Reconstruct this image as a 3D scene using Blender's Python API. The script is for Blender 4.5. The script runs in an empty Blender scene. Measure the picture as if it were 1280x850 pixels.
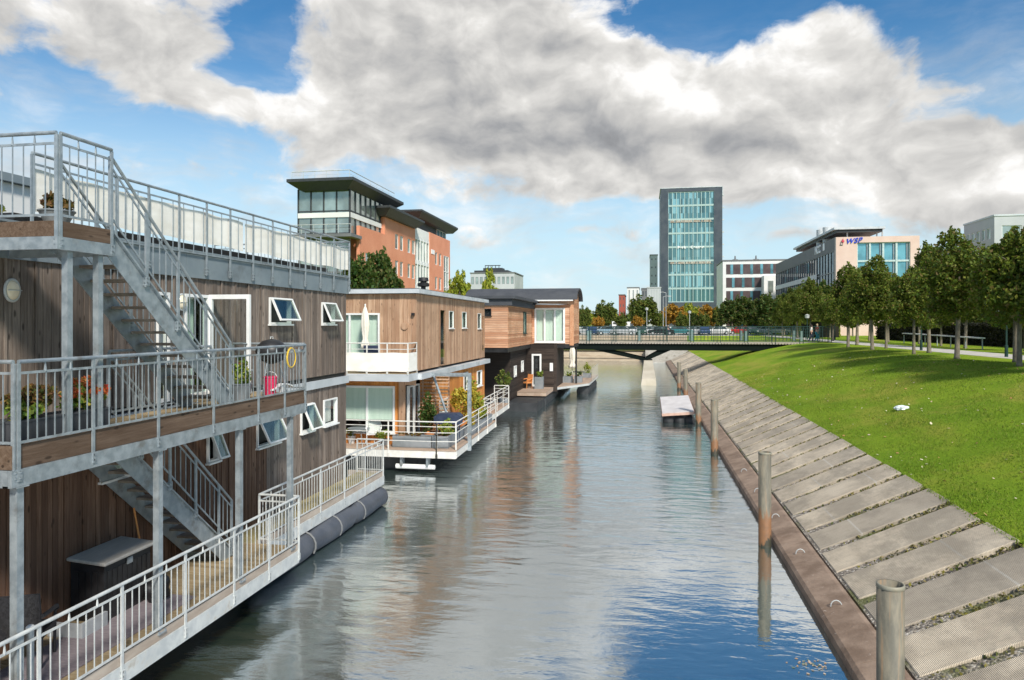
import bpy, bmesh, math, random
import numpy as np
from mathutils import Vector, Matrix

random.seed(7)
rng = np.random.default_rng(7)
R = math.radians
COL = bpy.context.scene.collection
SC = bpy.context.scene

# ------------------------------------------------------------------ camera, sky, sun, exposure
F_PX, CX, HZ, TH = 900.0, 640.0, 406.0, math.atan(164 / 900)
CT, ST = math.cos(TH), math.sin(TH)
EYE = 5.5
cam = bpy.data.cameras.new('camera'); camo = bpy.data.objects.new('camera', cam); COL.objects.link(camo)
camo.location = (0, 0, EYE); camo.rotation_euler = (R(90), 0, TH)
cam.sensor_width = 36; cam.lens = 36 * F_PX / 1280; cam.shift_y = -(425 - HZ) / 1280
cam.clip_start = 0.1; cam.clip_end = 6000
SC.camera = camo
SUN_EL, SUN_AZ = 42.0, 31.0     # azimuth: degrees right of straight behind the camera (towards +X)
SUN_DIR = Vector((math.sin(R(SUN_AZ)) * math.cos(R(SUN_EL)), -math.cos(R(SUN_AZ)) * math.cos(R(SUN_EL)), math.sin(R(SUN_EL))))
sun = bpy.data.lights.new('sun', 'SUN'); sun.energy = 3.3; sun.angle = R(8); sun.color = (1, 0.93, 0.82)
suno = bpy.data.objects.new('sun', sun); COL.objects.link(suno)
suno.rotation_euler = (-SUN_DIR).to_track_quat('-Z', 'Y').to_euler()
SC.view_settings.view_transform = 'Standard'; SC.view_settings.look = 'None'
SC.view_settings.exposure = 0.60; SC.view_settings.gamma = 1; SC.view_settings.use_curve_mapping = False
SC.render.engine = 'CYCLES'
SC.cycles.max_bounces = 6; SC.cycles.transparent_max_bounces = 12

def at(px, py, Y=None, z=None, X=None, Z=None):
    """photograph pixel -> world point on the plane Y=, z=, X= or at camera depth Z="""
    a = (px - CX) / F_PX; b = (HZ - py) / F_PX
    dx, dy, dz = a * CT - ST, a * ST + CT, b
    if Z is not None: t = Z
    elif Y is not None: t = Y / dy
    elif X is not None: t = X / dx
    else: t = (z - EYE) / dz
    return Vector((dx * t, dy * t, EYE + dz * t))

# ---- node helpers
class NT:
    def __init__(s, tree): s.t = tree; s.n = tree.nodes; s.l = tree.links
    def node(s, typ, **kw):
        n = s.n.new(typ)
        for k, v in kw.items():
            if k.startswith('i_'):
                key = k[2:]
                key = int(key) if key.isdigit() else key.replace('_', ' ')
                s.put(n.inputs[key], v)
            else: setattr(n, k, v)
        return n
    def put(s, sock, v):
        if isinstance(v, bpy.types.NodeSocket): s.l.new(v, sock)
        else:
            if hasattr(sock.default_value, '__len__') and not hasattr(v, '__len__'): v = (v,) * len(sock.default_value)
            if hasattr(v, '__len__') and len(v) == 3 and len(sock.default_value) == 4: v = (*v, 1)
            sock.default_value = v
    def m(s, op, a, b=0, c=0, clamp=False):
        n = s.n.new('ShaderNodeMath'); n.operation = op; n.use_clamp = clamp
        s.put(n.inputs[0], a); s.put(n.inputs[1], b); s.put(n.inputs[2], c); return n.outputs[0]
    def v(s, op, a, b=(0, 0, 0)):
        n = s.n.new('ShaderNodeVectorMath'); n.operation = op
        s.put(n.inputs[0], a); s.put(n.inputs[1], b)
        return n.outputs['Value'] if op in ('LENGTH', 'DOT_PRODUCT') else n.outputs[0]
    def mix(s, f, a, b, blend='MIX'):
        n = s.n.new('ShaderNodeMix'); n.data_type = 'RGBA'; n.blend_type = blend
        s.put(n.inputs[0], f); s.put(n.inputs[6], a); s.put(n.inputs[7], b); return n.outputs[2]
    def noise(s, vec, scale, detail=4, rough=0.55, dist=0.0, dim='3D'):
        n = s.n.new('ShaderNodeTexNoise'); n.noise_dimensions = dim
        s.put(n.inputs['Vector'], vec); s.put(n.inputs['Scale'], scale); s.put(n.inputs['Detail'], detail)
        s.put(n.inputs['Roughness'], rough); s.put(n.inputs['Distortion'], dist); return n.outputs[0]
    def ramp(s, f, stops):
        n = s.n.new('ShaderNodeValToRGB'); s.put(n.inputs[0], f)
        e = n.color_ramp.elements
        while len(e) < len(stops): e.new(0.5)
        for el, (p, c) in zip(e, stops): el.position = p; el.color = (*c, 1) if len(c) == 3 else c
        return n.outputs[0]
    def sstep(s, x, a, b):
        n = s.n.new('ShaderNodeMapRange'); n.interpolation_type = 'SMOOTHSTEP'
        s.put(n.inputs[0], x); s.put(n.inputs[1], a); s.put(n.inputs[2], b); return n.outputs[0]

# ---- the sky: Nishita plus procedural cumulus laid out by compass bearing and height
world = bpy.data.worlds.new('World'); SC.world = world; world.use_nodes = True
W = NT(world.node_tree); W.n.clear()
tc = W.node('ShaderNodeTexCoord')
sky = W.node('ShaderNodeTexSky'); sky.sky_type = 'NISHITA'; sky.sun_disc = False
sky.sun_elevation = R(SUN_EL); sky.sun_rotation = R(180 - SUN_AZ)
sky.air_density = 1.1; sky.dust_density = 0.5; sky.ozone_density = 2.5; sky.altitude = 20
sep = W.node('ShaderNodeSeparateXYZ'); W.put(sep.inputs[0], tc.outputs['Generated'])
dx_, dy_, dz_ = sep.outputs
az_ = W.m('ARCTAN2', dx_, dy_); el_ = W.m('ARCSINE', dz_)
cmb = W.node('ShaderNodeCombineXYZ'); W.put(cmb.inputs[0], az_); W.put(cmb.inputs[1], el_)
P0 = cmb.outputs[0]

def ae(px, py):
    a = math.atan((px - CX) / F_PX)
    return a - TH, math.atan((HZ - py) / F_PX * math.cos(a))

CLOUDS = [(70, 0, 190, 62, 1.0), (190, 50, 100, 45, .8), (232, 112, 48, 18, .8), (335, 130, 95, 20, .85), (415, 125, 45, 38, .7),
    (540, 60, 150, 85, 1.2), (470, 20, 60, 40, .6), (690, 95, 175, 95, 1.3), (790, 130, 105, 50, .9), (620, 185, 220, 28, .9), (830, 60, 40, 40, .3),
    (990, 75, 110, 62, 1.1), (1062, 28, 60, 30, .7), (1150, 85, 70, 22, .55), (960, 155, 210, 50, 1.1), (1150, 178, 150, 42, 1.1),
    (1250, 195, 80, 22, .8), (870, 212, 190, 24, .8), (1045, 215, 90, 26, .9), (1210, 256, 95, 28, 1.1), (1290, 240, 60, 22, .9),
    (2, 112, 26, 16, .9), (762, 291, 50, 8, .6), (592, 284, 20, 6, .55), (1235, 110, 40, 9, .5), (720, 357, 70, 5, .4), (455, 150, 60, 20, .5),
    (600, -120, 250, 60, .7), (100, -180, 200, 90, .7), (1250, -260, 260, 80, .8), (1000, 232, 200, 18, .6), (180, 300, 160, 25, .35), (80, 200, 120, 14, .6), (560, 245, 150, 14, .55), (1010, 292, 90, 9, .5), (660, 300, 120, 9, .45), (330, 215, 90, 14, .4),
    (875, 40, 60, 30, -1.2), (920, -20, 110, 40, -1.2), (325, 40, 40, 42, -1.3), (320, 98, 55, 13, -1.0), (1225, 40, 90, 75, -1.5), (60, 100, 60, 22, -.8), (1190, 150, 60, 10, -.5)]
DARK = [(720, 178, 150, 22, .55), (610, 125, 110, 50, .38), (700, 60, 60, 40, .12), (560, 55, 60, 45, .22), (1010, 150, 150, 32, .25),
    (1200, 280, 90, 20, .3), (60, 30, 120, 40, .18), (850, 175, 130, 20, .25), (1150, 205, 120, 18, .18), (180, 30, 60, 30, .12), (480, 60, 60, 60, .1)]
BRIGHT = [(865, 122, 55, 28, .35), (790, 60, 60, 40, .2), (1000, 60, 90, 40, .16), (1050, 215, 60, 14, .3), (600, 40, 60, 20, .12), (1230, 243, 80, 12, .3), (320, 125, 90, 14, .15), (1060, 150, 60, 12, .12)]

def blobsum(vec, blobs):
    tot = None
    for (px, py, rx, ry, amp) in blobs:
        a, e = ae(px, py)
        d = W.v('SUBTRACT', vec, (a, e, 0))
        d = W.v('MULTIPLY', d, (F_PX / rx, F_PX / ry, 0))
        q = W.v('DOT_PRODUCT', d, d)
        g = W.m('EXPONENT', W.m('MULTIPLY', q, -0.75))
        tot = W.m('MULTIPLY', g, amp) if tot is None else W.m('MULTIPLY_ADD', g, amp, tot)
    return tot
wn = W.node('ShaderNodeTexNoise', i_Scale=7.0, i_Detail=3.0); W.put(wn.inputs['Vector'], P0)
warp = W.v('MULTIPLY', W.v('SUBTRACT', wn.outputs['Color'], (.5, .5, .5)), (.10, .06, 0))
P1 = W.v('ADD', P0, warp)
base = blobsum(P1, CLOUDS)
nv = W.v('MULTIPLY', P1, (1, 1.45, 1))
n0 = W.noise(nv, 10.0, 10, 0.60)
n1 = W.noise(nv, 8.5, 8, 0.53)
n2 = W.noise(W.v('ADD', nv, (0.016, 0.034, 0)), 8.5, 8, 0.53)
lump = W.noise(nv, 26.0, 7, 0.58)
dens = W.m('ADD', base, W.m('MULTIPLY', W.m('SUBTRACT', n0, 0.5), 3.1))
mask = W.sstep(dens, 0.40, 1.12)
cirrus = W.m('MULTIPLY', W.sstep(W.noise(W.v('MULTIPLY', P1, (1, 3.2, 1)), 5.5, 8, 0.6), 0.40, 0.74), 0.85)
cirrus = W.m('MULTIPLY', cirrus, W.sstep(el_, 0.45, 0.1))
mask = W.m('MAXIMUM', mask, cirrus)
high = W.m('MULTIPLY', W.m('MULTIPLY', W.sstep(W.noise(tc.outputs['Generated'], 3.2, 6, .55), .40, .58), W.sstep(el_, .52, .75)), .85)  # unseen high cloud, added to whiten reflections and lift the fill light
mask = W.m('MAXIMUM', mask, high)
relief = W.m('MULTIPLY', W.m('SUBTRACT', n1, n2), 1.5)
thick = W.sstep(dens, 0.5, 1.9)
b = W.m('SUBTRACT', 0.85, W.m('MULTIPLY', thick, 0.13))
b = W.m('ADD', b, relief)
b = W.m('ADD', b, W.m('MULTIPLY', W.m('SUBTRACT', lump, 0.5), 0.22))
b = W.m('SUBTRACT', b, W.m('MULTIPLY', blobsum(P1, DARK), 0.50))
b = W.m('ADD', b, blobsum(P1, BRIGHT))
bcol = W.ramp(b, [(0.0, (.16, .165, .175)), (0.3, (.25, .255, .265)), (0.6, (.40, .395, .385)), (0.85, (.54, .53, .51)), (1.0, (.68, .67, .655))])
skyc = W.mix(1.0, sky.outputs[0], (0.080 * .80, 0.080 * 1.04, 0.080 * 1.12), 'MULTIPLY')
skyc = W.mix(W.sstep(el_, 0.16, 0.46), skyc, W.mix(1.0, skyc, (.40, .72, .88), 'MULTIPLY'))
pale = W.m('MULTIPLY', W.sstep(el_, 0.36, 0.02), 0.86)
skyc = W.mix(pale, skyc, (.44, .57, .64))
final = W.mix(mask, skyc, bcol)
low = W.sstep(el_, -0.01, -0.03)
final = W.mix(low, final, (.18, .2, .2))
# the sky texture itself is scaled by the background strength; the mix above is already in scene units
bg = W.node('ShaderNodeBackground', i_Strength=1.0); W.put(bg.inputs[0], final)
wo = W.node('ShaderNodeOutputWorld'); W.l.new(bg.outputs[0], wo.inputs[0])
world.cycles.sampling_method = 'MANUAL'; world.cycles.sample_map_resolution = 512

# ------------------------------------------------------------------ materials
MATS = {}
def newmat(name):
    m = bpy.data.materials.new(name); m.use_nodes = True; T = NT(m.node_tree); T.n.clear()
    out = T.node('ShaderNodeOutputMaterial'); p = T.node('ShaderNodeBsdfPrincipled'); T.l.new(p.outputs[0], out.inputs[0])
    MATS[name] = m; return m, T, p, out
def M(name, c1, c2=None, scale=4.0, rough=0.6, metal=0.0, bump=0.0, bscale=40.0, stretch=(1, 1, 1), island=0.0, dirt=None, spec=0.5, objr=0.0, detail=5):
    m, T, p, out = newmat(name)
    co = T.node('ShaderNodeTexCoord').outputs['Object']
    v = T.v('MULTIPLY', co, stretch)
    c2 = c2 or tuple(x * 0.75 for x in c1)
    f = T.sstep(T.noise(v, scale, detail, 0.6), 0.32, 0.68)
    if island:
        g = T.node('ShaderNodeNewGeometry').outputs['Random Per Island']
        v = T.v('ADD', v, T.v('MULTIPLY', T.node('ShaderNodeCombineXYZ', i_0=g, i_1=g, i_2=g).outputs[0], (13, 17, 19)))
        f0 = T.sstep(T.noise(v, scale, detail, 0.6), 0.32, 0.68)
        f = T.m('ADD', T.m('MULTIPLY', f0, 1 - island), T.m('MULTIPLY', g, island))
    if objr:
        r = T.node('ShaderNodeObjectInfo').outputs['Random']
        f = T.m('ADD', T.m('MULTIPLY', f, 1 - objr), T.m('MULTIPLY', r, objr))
    c = T.mix(f, c1, c2)
    if dirt:
        dcol, dsc, lo, hi = dirt
        c = T.mix(T.sstep(T.noise(co, dsc, 8, 0.65), lo, hi), c, dcol)
    T.put(p.inputs['Base Color'], c); p.inputs['Metallic'].default_value = metal
    T.put(p.inputs['Roughness'], T.m('ADD', rough - 0.08, T.m('MULTIPLY', f, 0.16), clamp=True))
    p.inputs['Specular IOR Level'].default_value = spec
    if bump:
        bn = T.node('ShaderNodeBump', i_Strength=1.0, i_Distance=bump); T.put(bn.inputs['Height'], T.noise(v, bscale, 4, 0.6)); T.l.new(bn.outputs[0], p.inputs['Normal'])
    return m
def wood(name, c1, c2, c3, vertical=True, axis='z', knots=True, rough=0.75):
    m, T, p, out = newmat(name)
    co = T.node('ShaderNodeTexCoord').outputs['Object']
    g = T.node('ShaderNodeNewGeometry').outputs['Random Per Island']
    st = {'z': (9, 9, .55), 'x': (.55, 9, 9), 'y': (9, .55, 9)}[axis]
    off = T.v('MULTIPLY', T.node('ShaderNodeCombineXYZ', i_0=g, i_1=g, i_2=g).outputs[0], (31, 17, 23))
    v = T.v('ADD', T.v('MULTIPLY', co, st), off)
    gr = T.noise(v, 2.2, 7, 0.65, 0.6)
    c = T.mix(T.sstep(gr, .33, .68), c1, c2)
    c = T.mix(T.m('MULTIPLY', T.sstep(g, .15, .95), .62), c, c3)
    big = T.noise(co, 0.55, 4, .6)
    c = T.mix(T.m('MULTIPLY', T.sstep(big, .38, .7), .45), c, tuple(x * .55 for x in c1))
    if knots:
        kst = {'z': (7.5, 7.5, 2.6), 'x': (2.6, 7.5, 7.5), 'y': (7.5, 2.6, 7.5)}[axis]
        vo = T.node('ShaderNodeTexVoronoi', i_Scale=1.0); T.put(vo.inputs['Vector'], T.v('ADD', T.v('MULTIPLY', co, kst), off))
        kf = T.m('MULTIPLY', T.m('SUBTRACT', 1.0, T.sstep(vo.outputs['Distance'], 0.08, 0.19)), 0.85)
        c = T.mix(kf, c, tuple(x * .28 for x in c1))
    T.put(p.inputs['Base Color'], c); p.inputs['Roughness'].default_value = rough; p.inputs['Specular IOR Level'].default_value = .3
    bn = T.node('ShaderNodeBump', i_Strength=.8, i_Distance=.006); T.put(bn.inputs['Height'], T.noise(v, 6, 5, .7)); T.l.new(bn.outputs[0], p.inputs['Normal'])
    return m
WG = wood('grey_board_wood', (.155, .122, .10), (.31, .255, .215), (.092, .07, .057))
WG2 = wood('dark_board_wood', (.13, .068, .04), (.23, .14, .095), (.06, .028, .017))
WW = wood('warm_board_wood', (.42, .25, .15), (.60, .41, .28), (.27, .145, .085))
WO = wood('orange_board_wood', (.62, .23, .05), (.72, .33, .10), (.42, .15, .04))
WH = wood('cedar_cladding', (.58, .28, .14), (.74, .48, .31), (.36, .13, .055), axis='y', knots=False)
WHX = wood('cedar_cladding_cross', (.58, .30, .17), (.74, .50, .35), (.36, .14, .065), axis='x', knots=False)
WB = wood('black_board_wood', (.03, .022, .018), (.075, .055, .045), (.012, .009, .008), axis='x', knots=False)
DECK = wood('deck_plank_wood', (.30, .22, .12), (.40, .33, .22), (.20, .15, .08), axis='x', knots=False)
RIM = wood('rim_board_wood', (.11, .068, .042), (.20, .14, .10), (.07, .045, .03), axis='y', knots=True)
DECK2 = wood('pale_deck_wood', (.42, .30, .22), (.52, .42, .34), (.32, .22, .16), axis='x', knots=False)
GALV = M('galvanised_steel', (.27, .315, .345), (.39, .435, .46), scale=7, rough=.45, metal=.45, bump=.001, bscale=60, dirt=((.22, .225, .22), 3, .52, .72))
GALVL = M('pale_galvanised_steel', (.46, .485, .49), (.60, .62, .61), scale=5, rough=.55, metal=.15, dirt=((.38, .34, .28), 2.5, .55, .75))
RAILW = M('pale_rail_paint', (.66, .65, .61), (.76, .75, .71), scale=5, rough=.5, metal=.1)
FASC = M('grey_fascia_metal', (.20, .245, .275), (.25, .295, .32), scale=1.2, rough=.55, metal=.25, dirt=((.15, .17, .18), 1.5, .5, .75))
FASCL = M('light_fascia_metal', (.50, .54, .57), (.60, .63, .65), scale=1.2, rough=.5, metal=.2, dirt=((.38, .40, .41), 1.5, .55, .75))
FABW = M('white_fabric', (.78, .75, .68), (.86, .84, .79), scale=2, rough=.9, bump=.003, bscale=5, stretch=(1, 1, 2))
FABC = M('cream_canvas', (.72, .67, .57), (.80, .76, .68), scale=4, rough=.9, bump=.01, bscale=14)
FRAMEW = M('white_window_frame', (.72, .73, .72), (.78, .79, .78), rough=.4)
CURT = M('pale_green_blind', (.56, .68, .60), (.64, .74, .67), scale=2, rough=.8, stretch=(6, 6, .3))
CURTW = M('white_curtain', (.62, .62, .58), (.74, .74, .70), scale=3, rough=.9, stretch=(8, 8, .3), bump=.02, bscale=3)
BLACK = M('black_plastic', (.012, .012, .013), (.022, .022, .024), rough=.45)
RUBB = M('dark_hull', (.02, .022, .025), (.035, .038, .042), rough=.6, scale=2)
FEND = M('slate_blue_pontoon', (.06, .068, .085), (.09, .10, .12), scale=2, rough=.5, bump=.02, bscale=3, dirt=((.05, .05, .05), 2, .55, .8))
CREAMP = M('lamp_glass', (.75, .66, .48), (.82, .74, .58), rough=.25)
def glass(name, tint, refl, rough=.03, spec_fac=None, wav=0.0, cell=None):
    m, T, p, out = newmat(name)
    co = T.node('ShaderNodeTexCoord').outputs['Object']
    if cell:
        sn = T.v('SNAP', T.v('ADD', co, (.37, .41, .3)), cell); wn_ = T.node('ShaderNodeTexWhiteNoise'); T.put(wn_.inputs['Vector'], sn); rf = wn_.outputs['Value']
        sn2 = T.v('SNAP', T.v('ADD', co, (.1, .2, .3)), (cell[0] * .37, cell[1], cell[2])); w2 = T.node('ShaderNodeTexWhiteNoise'); T.put(w2.inputs['Vector'], sn2)
        cc = T.mix(rf, tint, tuple(x * .45 for x in tint)); cc = T.mix(T.m('MULTIPLY', T.sstep(w2.outputs['Value'], .6, .9), .65), cc, tuple(min(1, x * 1.8 + .12) for x in tint))
    else: cc = T.mix(T.sstep(T.noise(co, .35, 3), .35, .65), tint, tuple(x * .6 for x in tint))
    T.put(p.inputs['Base Color'], cc)
    p.inputs['Metallic'].default_value = refl; p.inputs['Roughness'].default_value = rough
    p.inputs['Specular IOR Level'].default_value = .8
    if wav:
        bn = T.node('ShaderNodeBump', i_Strength=1, i_Distance=wav); T.put(bn.inputs['Height'], T.noise(co, .7, 2)); T.l.new(bn.outputs[0], p.inputs['Normal'])
    return m
GTEAL = glass('teal_curtain_glass', (.13, .29, .32), .40, cell=(1.6, 50, 5.3))
GGREY = glass('grey_curtain_glass', (.42, .50, .47), .5, wav=.02)
GDARK = glass('dark_window_glass', (.06, .08, .09), .3, cell=(1.3, 1.7, 2.9))
GBLUE = glass('blue_window_glass', (.20, .48, .56), .5)
def pane(name, amount=.35, tint=(.85, .93, .9)):
    m, T, p, out = newmat(name)
    T.n.remove(p)
    tr = T.node('ShaderNodeBsdfTransparent', i_Color=(*tint, 1)); gl = T.node('ShaderNodeBsdfGlossy', i_Roughness=.02)
    fr = T.node('ShaderNodeFresnel', i_IOR=1.5); mx = T.node('ShaderNodeMixShader')
    bf = T.m('SUBTRACT', 1, T.node('ShaderNodeNewGeometry').outputs['Backfacing']); T.put(mx.inputs[0], T.m('MULTIPLY', bf, T.m('ADD', T.m('MULTIPLY', fr.outputs[0], 1 - amount), amount, clamp=True))); T.l.new(tr.outputs[0], mx.inputs[1]); T.l.new(gl.outputs[0], mx.inputs[2]); T.l.new(mx.outputs[0], out.inputs[0])
    return m
PANE = pane('clear_window_pane', .05, (.97, .99, .98))
PANER = pane('reflecting_window_pane', .45)
CONC = M('pale_concrete', (.36, .34, .30), (.46, .44, .40), scale=2, rough=.85, bump=.01, bscale=20, dirt=((.22, .2, .16), 1.2, .5, .7))
POLE = M('mooring_pole_zinc', (.22, .215, .17), (.32, .30, .23), scale=1.5, stretch=(1, 1, .5), rough=.6, metal=.1, dirt=((.30, .20, .10), 1.1, .50, .72), bump=.002, bscale=30)
def mat_pole():
    m, T, p, out = newmat('rusting_pole_zinc'); co = T.node('ShaderNodeTexCoord').outputs['Object']; r = T.node('ShaderNodeObjectInfo').outputs['Random']
    sp = T.node('ShaderNodeSeparateXYZ'); T.put(sp.inputs[0], co); v = T.v('ADD', co, T.node('ShaderNodeCombineXYZ', i_0=T.m('MULTIPLY', r, 50)).outputs[0])
    c = T.mix(T.sstep(T.noise(T.v('MULTIPLY', v, (5, 5, 1.2)), 1.5, 7, .65), .35, .7), (.12, .115, .09), (.23, .205, .15))
    c = T.mix(T.m('MULTIPLY', T.sstep(T.noise(T.v('MULTIPLY', v, (14, 14, .9)), 1.0, 5, .6), .52, .68), .55), c, (.34, .20, .10))
    lvl = T.m('ADD', sp.outputs[2], T.m('MULTIPLY', T.m('SUBTRACT', T.noise(T.v('MULTIPLY', v, (7, 7, 1.5)), 1.0, 5, .65), .5), 1.1))
    rust = T.m('SUBTRACT', 1, T.sstep(lvl, T.m('ADD', .45, T.m('MULTIPLY', r, .45)), T.m('ADD', .62, T.m('MULTIPLY', r, .55))))
    c = T.mix(T.m('MULTIPLY', rust, .9), c, T.mix(T.noise(v, 9, 5), (.30, .13, .045), (.15, .08, .04)))
    c = T.mix(T.m('SUBTRACT', 1, T.sstep(lvl, .10, .20)), c, (.035, .035, .022))
    T.put(p.inputs['Base Color'], c); p.inputs['Roughness'].default_value = .65
    bn = T.node('ShaderNodeBump', i_Strength=1, i_Distance=.004); T.put(bn.inputs['Height'], T.noise(v, 22, 5)); T.l.new(bn.outputs[0], p.inputs['Normal'])
    return m
POLER = mat_pole()
GREENP = M('green_bridge_paint', (.018, .045, .04), (.028, .062, .055), rough=.6, spec=.2)
GREENL = M('pale_green_steel', (.13, .21, .20), (.18, .26, .25), rough=.5)
DGREEN = M('dark_beam', (.005, .009, .008), (.008, .013, .011), rough=.8, spec=.08)  # near black green shared by girders, struts and end wedge

# mooring poles: rust under the zinc towards the water line (a band of wear at a real height)
def mat_slab():
    m, T, p, out = newmat('ribbed_concrete')
    co = T.node('ShaderNodeTexCoord').outputs['Object']
    r = T.node('ShaderNodeObjectInfo').outputs['Random']
    off = T.node('ShaderNodeCombineXYZ', i_0=T.m('MULTIPLY', r, 91), i_1=T.m('MULTIPLY', r, 37)).outputs[0]
    v = T.v('ADD', co, off)
    c = T.mix(T.sstep(T.noise(v, 1.3, 8, .65), .3, .7), (.58, .49, .37), (.80, .69, .53))
    c = T.mix(T.m('MULTIPLY', T.sstep(r, .55, .95), .55), c, (.30, .265, .22))
    sx = T.node('ShaderNodeSeparateXYZ'); T.put(sx.inputs[0], co)
    streak = T.m('MULTIPLY', T.sstep(T.noise(T.v('MULTIPLY', v, (.8, 9, 1)), 1.5, 6, .7), .5, .8), .35)
    c = T.mix(streak, c, (.13, .115, .10))
    ln = T.m('ABSOLUTE', T.m('SUBTRACT', sx.outputs[0], T.m('ADD', .5, T.m('MULTIPLY', T.m('FRACT', T.m('MULTIPLY', r, 7.3)), 1.7))))
    lf = T.m('MULTIPLY', T.m('MULTIPLY', T.m('SUBTRACT', 1, T.sstep(ln, .008, .028)), T.sstep(r, .35, .45)), .6)
    c = T.mix(lf, c, (.70, .67, .60))
    big = T.m('MULTIPLY', T.sstep(T.noise(T.v('MULTIPLY', v, (1, .6, 1)), .75, 6, .72), .42, .62), .62)
    c = T.mix(big, c, (.27, .235, .185))
    sp = T.sstep(T.noise(v, 34, 3, .6), .62, .72)
    c = T.mix(T.m('MULTIPLY', sp, .5), c, (.12, .11, .09))
    w = T.node('ShaderNodeTexWave', bands_direction='X', i_Scale=15, i_Distortion=.2, i_Detail=1.0); T.put(w.inputs['Vector'], co)
    c = T.mix(T.m('MULTIPLY', T.m('SUBTRACT', 1, w.outputs['Fac']), .38), c, (.11, .10, .09))
    T.put(p.inputs['Base Color'], c); p.inputs['Roughness'].default_value = .9
    h = T.m('ADD', w.outputs['Fac'], T.m('MULTIPLY', T.noise(v, 30, 4), .8))
    bn = T.node('ShaderNodeBump', i_Strength=1, i_Distance=.006); T.put(bn.inputs['Height'], h); T.l.new(bn.outputs[0], p.inputs['Normal'])
    return m
SLABM = mat_slab()
def mat_gravel():
    m, T, p, out = newmat('bank_gravel')
    co = T.node('ShaderNodeTexCoord').outputs['Object']
    vo = T.node('ShaderNodeTexVoronoi', i_Scale=24.0); T.put(vo.inputs['Vector'], co)
    sp = T.node('ShaderNodeSeparateXYZ'); T.put(sp.inputs[0], vo.outputs['Color'])
    c = T.ramp(sp.outputs[0], [(0, (.08, .07, .06)), (.45, (.22, .19, .16)), (.8, (.36, .32, .26)), (1, (.6, .56, .5))])
    c = T.mix(T.m('MULTIPLY', T.sstep(T.noise(co, .9, 5), .48, .62), .75), c, (.10, .115, .02))
    T.put(p.inputs['Base Color'], c); p.inputs['Roughness'].default_value = .9
    bn = T.node('ShaderNodeBump', i_Strength=1, i_Distance=.02, invert=True); T.put(bn.inputs['Height'], vo.outputs['Distance']); T.l.new(bn.outputs[0], p.inputs['Normal'])
    return m
GRAV = mat_gravel()
BEAM = M('weathered_quay_beam', (.17, .115, .08), (.30, .22, .165), scale=1.6, rough=.9, bump=.012, bscale=14, detail=9, dirt=((.42, .36, .31), 7, .63, .72))
def mat_grass(name, a, b_, c_, d_):
    m, T, p, out = newmat(name)
    co = T.node('ShaderNodeTexCoord').outputs['Object']
    v = T.v('MULTIPLY', co, (1, .55, 1))
    f = T.sstep(T.noise(v, .45, 6, .6), .33, .68)
    c = T.mix(f, a, b_)
    c = T.mix(T.m('MULTIPLY', T.sstep(T.noise(T.v('ADD', v, (40, 3, 0)), .35, 7, .65), .46, .66), .8), c, c_)
    c = T.mix(T.m('MULTIPLY', T.sstep(T.noise(co, 3.5, 6, .7), .55, .75), .6), c, d_)
    c = T.mix(T.m('MULTIPLY', T.sstep(T.noise(co, 26, 4, .7), .5, .7), .45), c, tuple(x * .5 for x in a))
    T.put(p.inputs['Base Color'], c); p.inputs['Roughness'].default_value = .95; p.inputs['Specular IOR Level'].default_value = .1
    bn = T.node('ShaderNodeBump', i_Strength=1, i_Distance=.07); T.put(bn.inputs['Height'], T.m('ADD', T.noise(co, 30, 5, .7), T.m('MULTIPLY', T.noise(co, 4, 3), 1.2))); T.l.new(bn.outputs[0], p.inputs['Normal'])
    return m
GRASS = mat_grass('lawn_grass', (.165, .29, .018), (.26, .37, .028), (.36, .35, .06), (.11, .21, .012))
def mat_leaf(name, cols, trans=.25):
    m, T, p, out = newmat(name)
    g = T.node('ShaderNodeNewGeometry').outputs['Random Per Island']
    n = len(cols); c = T.ramp(g, [((i + .5) / n, cc) for i, cc in enumerate(cols)])
    T.put(p.inputs['Base Color'], c); p.inputs['Roughness'].default_value = .6; p.inputs['Specular IOR Level'].default_value = .25
    tl = T.node('ShaderNodeBsdfTranslucent'); T.put(tl.inputs[0], T.mix(.5, c, (.25, .3, .03)))
    mx = T.node('ShaderNodeMixShader', i_Fac=trans); T.l.new(p.outputs[0], mx.inputs[1]); T.l.new(tl.outputs[0], mx.inputs[2]); T.l.new(mx.outputs[0], out.inputs[0])
    return m
LDARK = mat_leaf('dark_tree_leaves', [(.06, .11, .016), (.11, .18, .022), (.21, .26, .035), (.05, .085, .014), (.22, .23, .04), (.09, .14, .02), (.17, .12, .04)], .35)
LMID = mat_leaf('green_tree_leaves', [(.05, .09, .015), (.09, .14, .02), (.14, .17, .03), (.07, .11, .02), (.18, .17, .04)])
LORA = mat_leaf('autumn_tree_leaves', [(.40, .17, .02), (.48, .26, .03), (.32, .14, .02), (.45, .30, .05), (.25, .16, .03)])
LLIM = mat_leaf('lime_tree_leaves', [(.24, .30, .03), (.32, .36, .04), (.18, .26, .03), (.40, .38, .05)])
LGRN = mat_leaf('deep_green_leaves', [(.03, .07, .015), (.045, .10, .02), (.08, .13, .02), (.03, .06, .015), (.12, .11, .03)])
LPLANT = mat_leaf('potted_plant_leaves', [(.12, .22, .03), (.2, .3, .04), (.3, .34, .06), (.08, .16, .03), (.35, .30, .05)])
LRED = mat_leaf('red_flowers', [(.75, .10, .03), (.80, .25, .07), (.65, .06, .04), (.85, .42, .15), (.16, .22, .05)])
LBROWN = mat_leaf('bronze_leaves', [(.16, .07, .03), (.25, .14, .04), (.10, .04, .03), (.30, .2, .05), (.12, .14, .04)])
LYEL = mat_leaf('yellow_shrub_leaves', [(.55, .38, .04), (.45, .40, .06), (.28, .30, .05), (.5, .3, .03)])
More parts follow.
